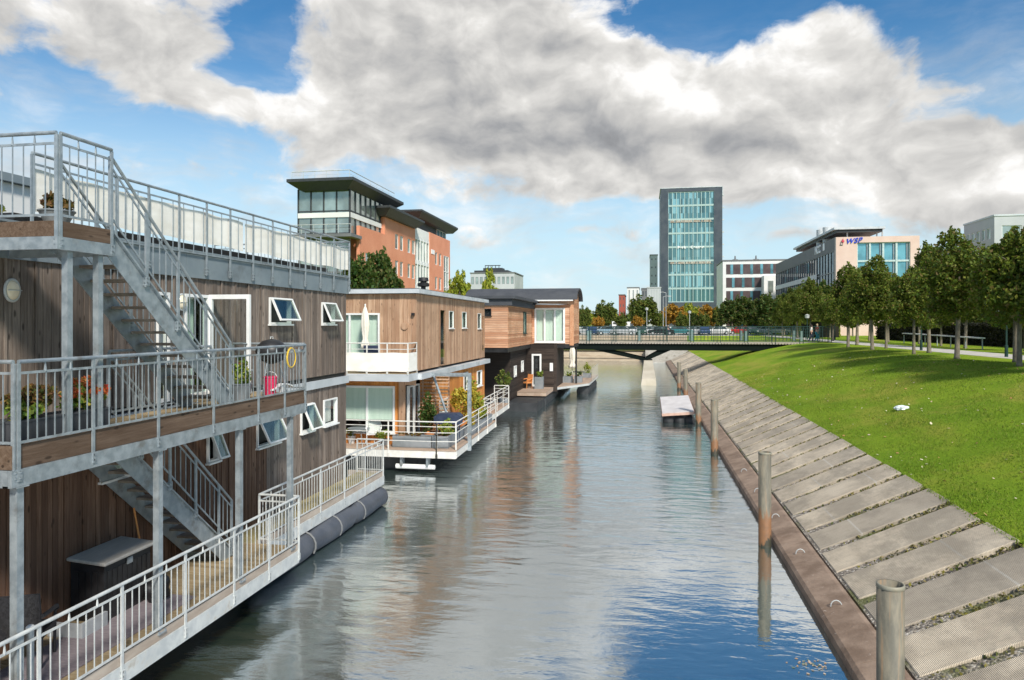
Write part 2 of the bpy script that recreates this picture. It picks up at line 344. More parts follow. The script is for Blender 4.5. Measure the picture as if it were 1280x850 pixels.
LHEDGE = mat_leaf('dark_hedge_leaves', [(.010, .012, .007), (.016, .018, .009), (.02, .018, .012), (.008, .01, .006)], .05)
BARK = M('tree_bark', (.15, .125, .09), (.25, .22, .17), scale=5, stretch=(3, 3, 1), rough=.9, bump=.02, bscale=12)
def mat_water():
    m, T, p, out = newmat('canal_water'); T.n.remove(p)
    co = T.node('ShaderNodeTexCoord').outputs['Object']
    sp = T.node('ShaderNodeSeparateXYZ'); T.put(sp.inputs[0], co)
    calm = T.sstep(T.m('ADD', T.m('ADD', sp.outputs[1], T.m('MULTIPLY', sp.outputs[0], -1.6)), T.m('MULTIPLY', T.noise(co, .25, 3), 8)), 12.0, 27.0)
    patch = T.sstep(T.noise(T.v('MULTIPLY', co, (.22, .5, 1)), 1.0, 3), .35, .65)
    h0 = T.noise(T.v('MULTIPLY', co, (.5, 1.25, 1)), 1.5, 2, .5, .4)
    h1 = T.noise(T.v('MULTIPLY', co, (1.1, 2.4, 1)), 1.5, 3, .5, .5)
    h2 = T.noise(T.v('MULTIPLY', co, (1.6, 3.2, 1)), 4.2, 4, .6, .3)
    h = T.m('ADD', T.m('ADD', T.m('MULTIPLY', h1, .0060), T.m('MULTIPLY', T.m('MULTIPLY', h0, .030), calm)), T.m('MULTIPLY', T.m('MULTIPLY', h2, .0045), T.m('ADD', T.m('MULTIPLY', calm, T.m('ADD', T.m('MULTIPLY', patch, .6), .4)), .05)))
    h3 = T.noise(T.v('MULTIPLY', co, (1.6, 3.0, 1)), 9.0, 3, .6, .2)
    h = T.m('ADD', h, T.m('MULTIPLY', T.m('MULTIPLY', h3, .0012), calm))
    bn = T.node('ShaderNodeBump', i_Strength=1, i_Distance=1.0); T.put(bn.inputs['Height'], h)
    gl = T.node('ShaderNodeBsdfGlossy', i_Roughness=.02, i_Color=(.93, .97, 1, 1)); T.l.new(bn.outputs[0], gl.inputs['Normal'])
    df = T.node('ShaderNodeBsdfPrincipled'); T.put(df.inputs['Base Color'], T.mix(T.noise(co, .2, 3), (.018, .045, .035), (.03, .055, .042))); df.inputs['Roughness'].default_value = .5
    fr = T.node('ShaderNodeFresnel', i_IOR=1.33); T.l.new(bn.outputs[0], fr.inputs['Normal'])
    fac = T.m('MULTIPLY_ADD', fr.outputs[0], .52, .54, clamp=True)
    mx = T.node('ShaderNodeMixShader'); T.put(mx.inputs[0], fac); T.l.new(df.outputs[0], mx.inputs[1]); T.l.new(gl.outputs[0], mx.inputs[2]); T.l.new(mx.outputs[0], out.inputs[0])
    return m
WATER = mat_water()
def mat_brick():
    m, T, p, out = newmat('orange_brick')
    co = T.node('ShaderNodeTexCoord').outputs['Object']
    f = T.sstep(T.noise(co, .35, 7, .6), .3, .7)
    c = T.mix(f, (.68, .27, .155), (.76, .33, .20))
    c = T.mix(T.m('MULTIPLY', T.sstep(T.noise(T.v('MULTIPLY', co, (4, 4, 12)), 1, 2), .4, .7), .3), c, (.45, .15, .08))
    T.put(p.inputs['Base Color'], c); p.inputs['Roughness'].default_value = .9
    return m
BRICK = mat_brick()
BRICKD = M('dark_red_brick', (.30, .07, .05), (.38, .10, .07), rough=.9)
ROOFD = M('dark_roof_metal', (.035, .04, .045), (.055, .06, .065), rough=.55, metal=.2)
FELT = M('charcoal_roof_felt', (.045, .05, .06), (.065, .07, .08), scale=1.5, rough=.8)
WHITEW = M('white_render', (.70, .70, .68), (.78, .78, .76), scale=.3, rough=.8)
GREYW = M('pale_grey_render', (.42, .44, .46), (.50, .52, .54), scale=.2, rough=.8)
SLATE = M('slate_cladding', (.05, .065, .085), (.075, .09, .11), scale=.3, rough=.5, metal=.2)
PINK = M('pink_stone_cladding', (.66, .48, .41), (.72, .55, .48), scale=.5, rough=.8)
GREYF = M('mid_grey_cladding', (.13, .135, .14), (.17, .175, .18), scale=.4, rough=.6)
BROWNB = M('dark_window_band', (.07, .045, .045), (.10, .07, .07), scale=.5, rough=.4)
PATHM = M('gravel_path', (.44, .42, .38), (.52, .50, .46), scale=2, rough=.95, bump=.01, bscale=50)
ASPH = M('asphalt', (.05, .05, .052), (.075, .075, .078), scale=3, rough=.9, bump=.005, bscale=80)
PAVE = M('street_paving', (.38, .36, .33), (.46, .44, .40), scale=.4, rough=.9)
RUGM = M('purple_grey_mat', (.16, .13, .15), (.22, .19, .20), scale=8, rough=.95, stretch=(1, 6, 1), bump=.006, bscale=60)
LIDM = M('grey_plastic_lid', (.36, .34, .31), (.44, .42, .38), scale=3, stretch=(8, 1, 1), rough=.6)
WICK = M('black_wicker', (.012, .012, .014), (.03, .03, .034), scale=30, rough=.6, bump=.006, bscale=70)
PLANT = M('grey_zinc_planter', (.20, .225, .24), (.27, .29, .31), scale=2, rough=.6, metal=.1)
SOIL = M('potting_soil', (.06, .035, .02), (.1, .06, .03), rough=1)
BOXD = M('charcoal_planter', (.03, .033, .038), (.05, .053, .06), rough=.6)
PINKP = M('crimson_plastic', (.62, .02, .09), (.68, .04, .12), rough=.35)
YEL = M('yellow_rubber', (.75, .50, .03), (.8, .55, .05), rough=.4)
NAVY = M('navy_cover', (.02, .035, .075), (.035, .05, .10), rough=.6)
TERRA = M('orange_cushion', (.62, .24, .07), (.7, .3, .1), rough=.9)
REDP = M('dark_red_paint', (.16, .02, .02), (.22, .03, .03), rough=.5)
SKIN = M('skin', (.55, .33, .24), (.6, .38, .28), rough=.55)
BLUET = M('blue_sign_paint', (.02, .06, .55), rough=.4)
REDT = M('red_sign_paint', (.7, .04, .10), rough=.4)
LETT = M('white_sign_letters', (.85, .85, .85), (.9, .9, .9), rough=.4)

# ------------------------------------------------------------------ mesh helpers
def tag(o, label=None, cat=None, group=None, kind=None):
    if label: o['label'] = label
    if cat: o['category'] = cat
    if group: o['group'] = group
    if kind: o['kind'] = kind
    return o
def wloc(o):
    v = Vector((0, 0, 0))
    while o is not None: v += o.location; o = o.parent
    return v
def thing(name, loc, label, cat, group=None):
    o = bpy.data.objects.new(name, None); COL.objects.link(o); o.location = loc; o.empty_display_size = .2
    return tag(o, label, cat, group)
def link(name, me, parent=None, loc=None):
    o = bpy.data.objects.new(name, me); COL.objects.link(o)
    if parent is not None: o.parent = parent
    if loc is not None: o.location = loc
    return o
def copy_tree(o, parent=None):
    c = o.copy(); COL.objects.link(c); c.parent = parent
    for ch in o.children: copy_tree(ch, c)
    return c
class Fr:
    """a local frame: origin O and axes U (along), V (up), N (out)"""
    def __init__(s, O, U, V=(0, 0, 1), N=None):
        s.O = Vector(O); s.U = Vector(U).normalized(); s.V = Vector(V).normalized()
        s.N = Vector(N).normalized() if N is not None else s.U.cross(s.V).normalized()
    def __call__(s, u, v, n=0): return s.O + s.U * u + s.V * v + s.N * n
WORLD = Fr((0, 0, 0), (1, 0, 0), (0, 1, 0), (0, 0, 1))
class MB:
    def __init__(s): s.v = []; s.f = []; s.m = []; s.mi = 0
    def add(s, vs, fs):
        b0 = len(s.v); s.v += [Vector(p) for p in vs]
        for f in fs: s.f.append([b0 + i for i in f]); s.m.append(s.mi)
    def lbox(s, F, u0, u1, v0, v1, n0, n1):
        vs = [F(u, v, n) for u in (u0, u1) for v in (v0, v1) for n in (n0, n1)]
        s.add(vs, [(0, 1, 3, 2), (4, 6, 7, 5), (0, 4, 5, 1), (2, 3, 7, 6), (0, 2, 6, 4), (1, 5, 7, 3)])
    def box(s, x0, y0, z0, x1, y1, z1): s.lbox(WORLD, min(x0, x1), max(x0, x1), min(y0, y1), max(y0, y1), min(z0, z1), max(z0, z1))
    def bar(s, p, q, w, h=None, up=(0, 0, 1)):
        p = Vector(p); q = Vector(q); d = q - p; L = d.length; h = h or w
        if L < 1e-6: return
        d.normalize(); up = Vector(up)
        if abs(d.dot(up)) > .98: up = Vector((0, 1, 0))
        a = d.cross(up).normalized(); b_ = a.cross(d).normalized()
        F = Fr(p, d, a, b_); s.lbox(F, 0, L, -w / 2, w / 2, -h / 2, h / 2)
    def tube(s, pts, r, n=8, cap=True):
        pts = [Vector(p) for p in pts]; rs = r if isinstance(r, (list, tuple)) else [r] * len(pts)
        b0 = len(s.v); up = None
        for i, p in enumerate(pts):
            d = (pts[min(i + 1, len(pts) - 1)] - pts[max(i - 1, 0)]).normalized()
            a = d.cross(Vector((0, 0, 1)) if abs(d.z) < .95 else Vector((0, 1, 0))).normalized() if up is None else (up - d * up.dot(d)).normalized()
            up = a; c = d.cross(a)
            s.v += [p + (a * math.cos(t) + c * math.sin(t)) * rs[i] for t in [2 * math.pi * k / n for k in range(n)]]
        for i in range(len(pts) - 1):
            for k in range(n):
                k2 = (k + 1) % n; s.f.append([b0 + i * n + k, b0 + i * n + k2, b0 + (i + 1) * n + k2, b0 + (i + 1) * n + k]); s.m.append(s.mi)
        if cap:
            s.f.append([b0 + k for k in range(n)][::-1]); s.m.append(s.mi)
            s.f.append([b0 + (len(pts) - 1) * n + k for k in range(n)]); s.m.append(s.mi)
    def lathe(s, c, prof, n=20, sx=1, sy=1):
        c = Vector(c); b0 = len(s.v)
        for (r, z) in prof: s.v += [c + Vector((r * sx * math.cos(2 * math.pi * k / n), r * sy * math.sin(2 * math.pi * k / n), z)) for k in range(n)]
        for i in range(len(prof) - 1):
            for k in range(n):
                k2 = (k + 1) % n; s.f.append([b0 + i * n + k, b0 + i * n + k2, b0 + (i + 1) * n + k2, b0 + (i + 1) * n + k]); s.m.append(s.mi)
    def prism(s, F, pts, n0, n1):
        k = len(pts); vs = [F(u, v, n0) for u, v in pts] + [F(u, v, n1) for u, v in pts]
        s.add(vs, [list(range(k))[::-1], list(range(k, 2 * k))] + [(i, (i + 1) % k, k + (i + 1) % k, k + i) for i in range(k)])
    def panel(s, F, u0, u1, v0, v1, ops, n0, n1, du=None, dv=None, jit=0.0, gap=0.0):
        """rectangle with openings cut out, split into boards (du wide upright, or dv high lying)"""
        if dv:
            w = v0
            while w < v1 - 1e-4:
                w2 = min(v1, w + dv); cuts = sorted({u0, u1, *[x for o in ops for x in (o[0], o[1]) if u0 < x < u1]})
                vv = sorted({w, w2, *[x for o in ops for x in (o[2], o[3]) if w < x < w2]})
                for a, b_ in zip(vv, vv[1:]):
                    run = None
                    for c, d in zip(cuts, cuts[1:]):
                        solid = not any(o[0] < (c + d) / 2 < o[1] and o[2] < (a + b_) / 2 < o[3] for o in ops)
                        if solid: run = [c, d] if run is None else [run[0], d]
                        if (not solid or d == cuts[-1]) and run:
                            s.lbox(F, run[0], run[1], a + gap / 2, b_ - gap / 2, n0, n1 + random.uniform(0, jit)); run = None
                w = w2
            return
        us = [u0]
        if du:
            while us[-1] < u1 - 1e-4: us.append(min(u1, us[-1] + du * random.uniform(.85, 1.15)))
        else: us.append(u1)
        us = sorted(set(us) | {x for o in ops for x in (o[0], o[1]) if u0 < x < u1})
        for c, d in zip(us, us[1:]):
            if d - c < 1e-4: continue
            g = gap if d - c > gap * 2 else 0
            segs = [(v0, v1)]
            for o in ops:
                if o[0] < (c + d) / 2 < o[1]:
                    ns = []
                    for a, b_ in segs:
                        if o[2] > a: ns.append((a, min(b_, o[2])))
                        if o[3] < b_: ns.append((max(a, o[3]), b_))
                    segs = [q for q in ns if q[1] - q[0] > 1e-3]
            dn = random.uniform(0, jit)
            for a, b_ in segs: s.lbox(F, c + g / 2, d - g / 2, a, b_, n0, n1 + dn)
    def build(s, name, mats, parent=None, smooth=False, off=None):
        me = bpy.data.meshes.new(name); o = wloc(parent) if parent is not None else (Vector(off) if off is not None else Vector((0, 0, 0)))
        me.from_pydata([tuple(p - o) for p in s.v], [], s.f)
        mats = mats if isinstance(mats, (list, tuple)) else [mats]
        for m in mats: me.materials.append(m)
        if len(mats) > 1: me.polygons.foreach_set('material_index', s.m)
        if smooth: me.polygons.foreach_set('use_smooth', [True] * len(me.polygons))
        me.update()
        ob = link(name, me, parent)
        if parent is None and off is not None: ob.location = off
        if smooth == 'auto':
            try:
                me.polygons.foreach_set('use_smooth', [True] * len(me.polygons))
                me.set_sharp_from_angle(angle=R(40))
            except Exception: pass
        return ob
def bx(name, mat, parent, *a): m = MB(); m.box(*a); return m.build(name, mat, parent)
def struct(o): o['kind'] = 'structure'; return o

def leaf_mesh(name, mat, pts, size, up=.35, aspect=1.6, fold=0):
    n = len(pts); nr = rng.normal(size=(n, 3)); nr[:, 2] += up; nr /= np.linalg.norm(nr, axis=1)[:, None]
    t = np.cross(nr, rng.normal(size=(n, 3))); t /= np.linalg.norm(t, axis=1)[:, None] + 1e-9
    b_ = np.cross(nr, t); sz = size * rng.uniform(.6, 1.35, (n, 1)); h = sz * .5
    v = np.empty((n, 4, 3)); v[:, 0] = pts - t * h * aspect; v[:, 1] = pts + b_ * h; v[:, 2] = pts + t * h * aspect; v[:, 3] = pts - b_ * h
    me = bpy.data.meshes.new(name); me.vertices.add(4 * n); me.vertices.foreach_set('co', v.ravel())
    me.loops.add(4 * n); me.loops.foreach_set('vertex_index', np.arange(4 * n, dtype=np.int32))
    me.polygons.add(n); me.polygons.foreach_set('loop_start', np.arange(0, 4 * n, 4, dtype=np.int32))
    me.update(calc_edges=True); me.validate(); me.materials.append(mat); return me
def clump_pts(n, c, r, nclump=30, cr=.35, shell=.5, flat=1.0):
    """points gathered in clumps through an ellipsoid of radii r about c"""
    c = np.array(c); r = np.array(r)
    d = rng.normal(size=(nclump, 3)); d /= np.linalg.norm(d, axis=1)[:, None]
    rad = rng.uniform(shell, 1, (nclump, 1)) ** .7
    cc = d * rad * (1 - cr * .55)
    ix = rng.integers(0, nclump, n); q = rng.normal(size=(n, 3)); q /= np.linalg.norm(q, axis=1)[:, None]
    q *= rng.uniform(.2, 1, (n, 1)) ** .5 * cr * rng.uniform(.6, 1.25, nclump)[ix][:, None]
    return c + (cc[ix] + q) * r
def plant_mesh(name, mat, n, c, r, size, nclump=10, cr=.45, parent=None, shell=.1):
    off = wloc(parent) if parent is not None else Vector((0, 0, 0))
    pts = clump_pts(n, Vector(c) - off, r, nclump, cr, shell)
    return link(name, leaf_mesh(name, mat, pts, size), parent)

TREE_V = {}
def tree_proto(key, h, cw, trunk_h, leaf, nl, lsize, tr=.11, conic=.0, nclump=42):
    """a pair of meshes (trunk with limbs, crown) about the origin"""
    mb = MB(); lean = random.uniform(-.12, .12); top = Vector((lean, random.uniform(-.1, .1), h * .8))
    pts = [Vector((0, 0, -.05)), Vector((0, 0, .12)), Vector((lean * .2, 0, trunk_h * .5)), Vector((lean * .5, 0, trunk_h)), top * .8, top]
    mb.tube(pts, [tr * 1.5, tr * 1.05, tr * .9, tr * .8, tr * .45, tr * .12], 9)
    ch = h - trunk_h
    for k in range(11):
        a = k * 2.4 + random.uniform(-.4, .4); z0 = trunk_h + ch * (.02 + .05 * k); L = cw * .36 * (1 - conic * .065 * k) * random.uniform(.6, .95)
        p0 = Vector((lean * .5, 0, z0)); p1 = p0 + Vector((math.cos(a) * L * .5, math.sin(a) * L * .5, L * .45)); p2 = p0 + Vector((math.cos(a) * L, math.sin(a) * L, L * .8))
        mb.tube([p0, p1, p2], [tr * .4, tr * .25, tr * .08], 5)
    tm = bpy.data.meshes.new('trunk'); tm.from_pydata([tuple(v) for v in mb.v], [], mb.f); tm.materials.append(BARK)
    tm.polygons.foreach_set('use_smooth', [True] * len(tm.polygons))
    k = int(nl * .34); p = np.concatenate([clump_pts(nl - k, (0, 0, trunk_h + ch * .46), (cw / 2, cw / 2, ch * .47), nclump, .30, .35), clump_pts(k, (0, 0, trunk_h + ch * .49), (cw / 2 * 1.12, cw / 2 * 1.12, ch * .58), nclump, .17, .62)])
    f = (p[:, 2] - trunk_h) / ch
    s = 1 - conic * np.clip(f, 0, 1) + .10 * np.sin(np.arctan2(p[:, 1], p[:, 0]) * 3 + len(key))
    p[:, 0] *= s; p[:, 1] *= s
    cmesh = leaf_mesh('crown', leaf, p, lsize)
    TREE_V[key] = (tm, cmesh)
def tree(kind, loc, label, cat='tree', group=None, name='tree', s=1.0, rot=None, sz=None):
    t = thing(name, loc, label, cat, group); t.rotation_euler.z = random.uniform(0, 6.28) if rot is None else rot
    t.scale = (s, s, sz or s)
    tm, cm = TREE_V[kind]; link('trunk', tm, t); link('crown', cm, t); return t

# shared small meshes
def bar_mesh(name, h, w, d, mat):
    m = MB(); m.box(-w / 2, -d / 2, 0, w / 2, d / 2, h)
    if name == 'post' and w < .06 and d < .06:
        q = .035; m.box(-max(w, q) / 2 - .008, -max(d, q) / 2 - .008, .02, max(w, q) / 2 + .008, max(d, q) / 2 + .008, .15)
        for z in (.05, .115):
            for e in (-1, 1): m.box(-max(w, q) / 2 - .018, -.011, z, max(w, q) / 2 + .018, .011, z + .02); m.box(-.011, -max(d, q) / 2 - .018, z + .001, .011, max(d, q) / 2 + .018, z + .019)
    me = bpy.data.meshes.new(name); me.from_pydata([tuple(v) for v in m.v], [], m.f); me.materials.append(mat); return me
_bars = {}
def upright(name, parent, p, h, w, d, mat):
    k = (round(h, 3), w, d, mat.name)
    if k not in _bars: _bars[k] = bar_mesh(name, h, w, d, mat)
    return link(name, _bars[k], parent, Vector(p) - wloc(parent))

def railing(parent, A, B, height=1.0, mat=GALV, bal=.12, posts=None, npost=5, top_r=.024, second=.13, bottom=.10, drop=.30, name='railing', pw=.045, mids=None, spikes=True):
    """a straight railing from floor point A to floor point B (may slope)"""
    A = Vector(A); B = Vector(B); d = B - A; L = d.length; up = Vector((0, 0, 1))
    m = MB(); m.tube([A + up * height, B + up * height], top_r, 10)
    hz = math.hypot(d.x, d.y)
    if mids is None:
        m.bar(A + up * (height - second), B + up * (height - second), .014, .03)
        m.bar(A + up * bottom, B + up * bottom, .014, .03)
    else:
        for q in mids: m.tube([A + up * q, B + up * q], .014, 6)
    for e in (A, B): m.bar(e + up * (bottom if mids is None else min(mids)), e + up * (height - .005), .02, .02)
    ts = posts if posts is not None else [i / (npost - 1) for i in range(npost)]
    if spikes and mids is None:
        for i in range(len(ts) - 1):
            for q in (.33, .67):
                p = A + d * (ts[i] + (ts[i + 1] - ts[i]) * q); m.tube([p + up * (height - second), p + up * (height - .015)], [.018, .006], 5)
    r = m.build(name, mat, parent)
    for t in ts: upright('post', r, A + d * t - up * drop, height + drop - .02, pw if abs(d.x) > abs(d.y) else .022, .022 if abs(d.x) > abs(d.y) else pw, mat)
    if bal:
        n = int(hz / bal)
        for i in range(1, n):
            t = i / n
            if min(abs(t - q) for q in ts) * hz < .035: continue
            upright('baluster', r, A + d * t + up * bottom, height - second - bottom, .0115, .0115, mat)
    return r

def window(parent, F, u0, u1, v0, v1, frame=FRAMEW, open_=0, depth=.05, fw=.04, mull=0, back=CURT, glassm=PANE, name='window', sill=True, n=0.0, label=None, side=None):
    w = MB()
    for a, b_, c, d in ((u0, u1, v0, v0 + fw), (u0, u1, v1 - fw, v1), (u0, u0 + fw, v0 + fw, v1 - fw), (u1 - fw, u1, v0 + fw, v1 - fw)): w.lbox(F, a, b_, c, d, n - .06, n + depth)
    for k in range(mull):
        uc = u0 + (u1 - u0) * (k + 1) / (mull + 1); w.lbox(F, uc - fw / 2, uc + fw / 2, v0 + fw, v1 - fw, n - .05, n + depth * .8)
    o = w.build(name, frame, parent)
    if label: o['label'] = label
    if sill:
        s = MB(); s.lbox(F, u0 - .04, u1 + .04, v0 - .04, v0 - .003, n - .05, n + depth + .05); s.build('sill', frame, o)
    if back is not None:
        b_ = MB(); b_.lbox(F, u0 + fw, u1 - fw, v0 + fw, v1 - fw, n - .16, n - .14); b_.build('curtain', back, o)  # sheet behind the opening; a black one stands in for the unlit room
    if not open_:
        g = MB(); g.lbox(F, u0 + fw, u1 - fw, v0 + fw, v1 - fw, n - .01, n + .004); g.build('pane', glassm, o)
    else:
        a = R(open_); O = F(u0 + fw * .3, v1 - fw * .5, n + depth)
        if side is None: G = Fr(O, F.U, (-F.V * math.cos(a) + F.N * math.sin(a)), (F.N * math.cos(a) + F.V * math.sin(a)))
        W_, H_ = u1 - u0 - fw * .6, v1 - v0 - fw
        s = MB()
        for a1, b1, c1, d1 in ((0, W_, 0, fw), (0, W_, H_ - fw, H_), (0, fw, fw, H_ - fw), (W_ - fw, W_, fw, H_ - fw)): s.lbox(G, a1, b1, c1, d1, 0, .045)
        sash = s.build('sash', frame, o)
        g = MB(); g.lbox(G, fw, W_ - fw, fw, H_ - fw, .018, .026); g.build('pane', PANER, o)
    return o

# ================================================================== THE SETTING
def bank_h(d):
    """height of the lawn at distance d behind the top edge of the paved bank"""
    xs = [0, 1.2, 3, 5.2, 7.4, 9.0, 11, 14]; zs = [1.60, 1.90, 2.50, 3.13, 3.58, 3.76, 3.80, 3.80]
    return float(np.interp(d, xs, zs))
XT, ZT, XL, ZL = 6.65, 1.60, 3.95, .36       # top and foot of the paved slope
def ground_z(x, y):
    d = max(x - XT, (y - 112.0) * 4)
    if x < -14.2: return 3.0 if y < 100 else max(3.0, bank_h((y - 100) * 4))
    z = bank_h(d)
    if 0 < d < 10: z += .05 * math.sin(x * 1.3 + y * .35) * min(1, d / 2) * (1 - d / 10) + .03 * math.sin(y * .9 + x * .4) * min(1, d / 2)
    return z
xs = [-3000, -900, -300, -120, -60, -30, -14.2, -14.19, -8, -2, 3, XT] + [XT + .5 * i for i in range(1, 27)] + [22, 26, 32, 45, 70, 130, 300, 900, 3000]
ys = [-40, -20] + [-10 + 1.25 * i for i in range(98)] + [114, 116, 118, 121, 124, 130, 160, 250, 500, 1200, 4000]
ys = sorted(set([y for y in ys if y < 112] + [112, 113, 115] + [y for y in ys if y > 112]))
gm = MB(); idx = {}
for i, x in enumerate(xs):
    for j, y in enumerate(ys): idx[i, j] = len(gm.v); gm.v.append(Vector((x, y, ground_z(x, y))))
for i in range(len(xs) - 1):
    for j in range(len(ys) - 1):
        xc, yc = (xs[i] + xs[i + 1]) / 2, (ys[j] + ys[j + 1]) / 2
        if -14.2 < xc < XT and yc < 112: continue
        gm.f.append([idx[i, j], idx[i + 1, j], idx[i + 1, j + 1], idx[i, j + 1]]); gm.m.append(0)
struct(gm.build('ground', GRASS, smooth=True))
w = MB(); w.add([(-14.2, -40, 0), (3.9, -40, 0), (3.9, 112, 0), (-14.2, 112, 0)], [(0, 1, 2, 3)]); struct(w.build('water', WATER))
w = MB(); w.box(-14.2, -40, -1.5, 3.9, 112, -1.4); struct(w.build('canal_bed', RUBB))
# left quay wall, end wall and its steps
m = MB(); m.box(-14.6, -40, -1.4, -14.2, 112, 3.05); tag(m.build('quay_wall', CONC), 'concrete quay wall behind the houseboats on the far left', 'wall')
m = MB(); m.box(-14.19, 112, -1.4, .3, 112.6, 1.30); m.box(-14.19, 111.8, .42, .3, 112.9, .62)
for k in range(1): m.box(-14.19, 112.61, .2, 6.6, 115.7, 3.815)
tag(m.build('retaining_wall', M('tan_concrete_wall', (.36, .28, .20), (.46, .38, .28), scale=.8, stretch=(1, 1, 4), rough=.9)), 'low tan concrete wall closing the canal beyond the bridge', 'wall')
m = MB()
for k in range(7): m.box(.32, 106 + k * 1.0, -1.4, XL + 1.5 + k * .2, 113.5, .15 + k * .34)
tag(m.build('waterside_steps', CONC), 'broad pale concrete steps at the end of the canal under the bridge', 'steps')
# gravel bed of the paved bank, edge beam
m = MB(); m.add([(XL - .05, -12, ZL - .005), (XT + .25, -12, ZT + .005), (XT + .25, 112, ZT + .005), (XL - .05, 112, ZL - .005)], [(0, 1, 2, 3)])
m.add([(XL - .05, -12, -1), (XL - .05, 112, -1), (XL - .05, 112, ZL - .006), (XL - .05, -12, ZL - .006)], [(0, 1, 2, 3)])
struct(m.build('gravel_bank', GRAV))
m = MB()
F = Fr((0, 0, 0), (1, 0, 0), (0, 0, 1), (0, -1, 0))
y = -12
while y < 110:
    m.prism(F, [(3.2, -.9), (3.84, -.9), (3.84, .37), (3.76, .37), (3.26, .21), (3.2, .15)], -y - 5.985, -y); y += 6
tag(m.build('quay_edge_beam', BEAM), 'weathered brown edge beam running along the waterline of the right bank', 'quay edge')
# mooring rings on the beam
def ring(y, lab):
    t = MB(); pts = [(3.52 + .10 * math.cos(a), y, .275 + .12 * math.sin(a)) for a in [math.pi * k / 8 for k in range(9)]]
    t.tube(pts, .011, 6); o = t.build('mooring_ring', GALVL, off=(3.52, y, .27)); return tag(o, lab, 'mooring ring', 'mooring rings along the quay edge beam')
for i, y in enumerate([11.3, 14.2, 17.3, 20.4, 23.5, 26.6]):
    ring(y, ['steel mooring ring on the quay beam nearest the camera, beside the nearest post', 'second steel mooring ring from the camera on the quay beam', 'third steel mooring ring from the camera on the quay beam',
             'small steel mooring ring on the quay beam further along the bank'][min(i, 3)])
# the sloping ribbed slabs
sl = math.hypot(XT - XL, ZT - ZL); ca, sa = (XT - XL) / sl, (ZT - ZL) / sl
def slab_mesh(seed):
    r = random.Random(seed); m = MB(); n = 8; w = 1.20; th = .09; b0 = 0
    m.lbox(Fr((0, 0, 0), (ca, 0, sa), (0, 1, 0), (-sa, 0, ca)), 0, sl, 0, w, -th + .02, .035)
    me = bpy.data.meshes.new('paving_slab'); me.from_pydata([tuple(v) for v in m.v], [], m.f)
    bm = bmesh.new(); bm.from_mesh(me); bmesh.ops.bevel(bm, geom=[e for e in bm.edges], offset=.012, segments=1, affect='EDGES'); bm.to_mesh(me); bm.free()
    me.materials.append(SLABM); return me
sms = [slab_mesh(0)]
for k in range(-9, 61):
    o = link('paving_slab', sms[0]); o.location = (XL + random.uniform(-.02, .02), 15.86 + 1.5 * k + random.uniform(-.02, .02), ZL + random.uniform(-.008, .008))
    o.rotation_euler = (random.uniform(-.004, .004), random.uniform(-.003, .003), random.uniform(-.006, .006))
    tag(o, 'ribbed grey concrete slab laid across the sloping bank with gravel joints', 'paving slab', 'ribbed concrete slabs down the right bank')
# bright joint marks on some slabs stay in the slab look
# path behind the trees
m = MB(); n = 60
for i in range(n):
    y0, y1 = -12 + i * 2.2, -12 + (i + 1) * 2.2
    c0, c1 = 19.4 + 3.2 * max(0, (28 - y0) / 40) ** 1.3, 19.4 + 3.2 * max(0, (28 - y1) / 40) ** 1.3
    m.add([(c0 - 1.4, y0, 3.806), (c0 + 1.4, y0, 3.806), (c1 + 1.4, y1, 3.806), (c1 - 1.4, y1, 3.806)], [(0, 1, 2, 3)])
struct(m.build('path', PATHM))
m = MB(); m.add([(-60, 115.6, 3.806), (17, 115.6, 3.806), (17, 175, 3.806), (-60, 175, 3.806)], [(0, 1, 2, 3)]); struct(m.build('street_paving', PAVE))
m = MB(); m.add([(-200, 128, 3.812), (200, 128, 3.812), (200, 135, 3.812), (-200, 135, 3.812)], [(0, 1, 2, 3)]); struct(m.build('road', ASPH))
m = MB(); m.box(-200, 127.7, 3.7, 200, 127.95, 3.93); struct(m.build('kerb', CONC))

# grass blades on the near lawn
nb = 190000
gy = 6 + 50 * rng.random(nb) ** 1.7; gx = XT - .10 + rng.random(nb) ** 1.15 * 9.5 + .08 * np.sin(gy * 5) * (rng.random(nb) < .2)
clump = (np.sin(gx * 2.1 + gy * .7) * np.sin(gx * .8 - gy * 1.3) + 1) * .5
gz = np.array([ground_z(a, b_) if a > XT else ZT + (a - XT) * .46 + .03 for a, b_ in zip(gx, gy)])
h = rng.uniform(.02, .055, nb) * (.5 + clump); wd = rng.uniform(.006, .014, nb); a = rng.uniform(0, 6.28, nb)
v = np.empty((nb, 3, 3)); ax, ay = np.cos(a) * wd, np.sin(a) * wd
lx, ly = rng.normal(0, .02, nb), rng.normal(0, .02, nb)
v[:, 0] = np.stack([gx - ax, gy - ay, gz - .005], 1); v[:, 1] = np.stack([gx + ax, gy + ay, gz - .005], 1); v[:, 2] = np.stack([gx + lx, gy + ly, gz + h], 1)
me = bpy.data.meshes.new('grass'); me.vertices.add(3 * nb); me.vertices.foreach_set('co', v.ravel()); me.loops.add(3 * nb)
me.loops.foreach_set('vertex_index', np.arange(3 * nb, dtype=np.int32)); me.polygons.add(nb); me.polygons.foreach_set('loop_start', np.arange(0, 3 * nb, 3, dtype=np.int32)); me.update(calc_edges=True)
me.materials.append(mat_leaf('grass_blades', [(.12, .22, .015), (.17, .28, .02), (.25, .33, .03), (.14, .24, .018), (.30, .32, .06), (.09, .17, .012)], .3))
tag(link('grass', me), 'short green grass covering the sloping lawn', 'grass', kind='stuff')
nl = 700; px_ = XT + rng.random(nl) * 9; py_ = 8 + 45 * rng.random(nl) ** 1.3
pp = np.stack([px_, py_, [ground_z(a, b_) + .03 for a, b_ in zip(px_, py_)]], 1)
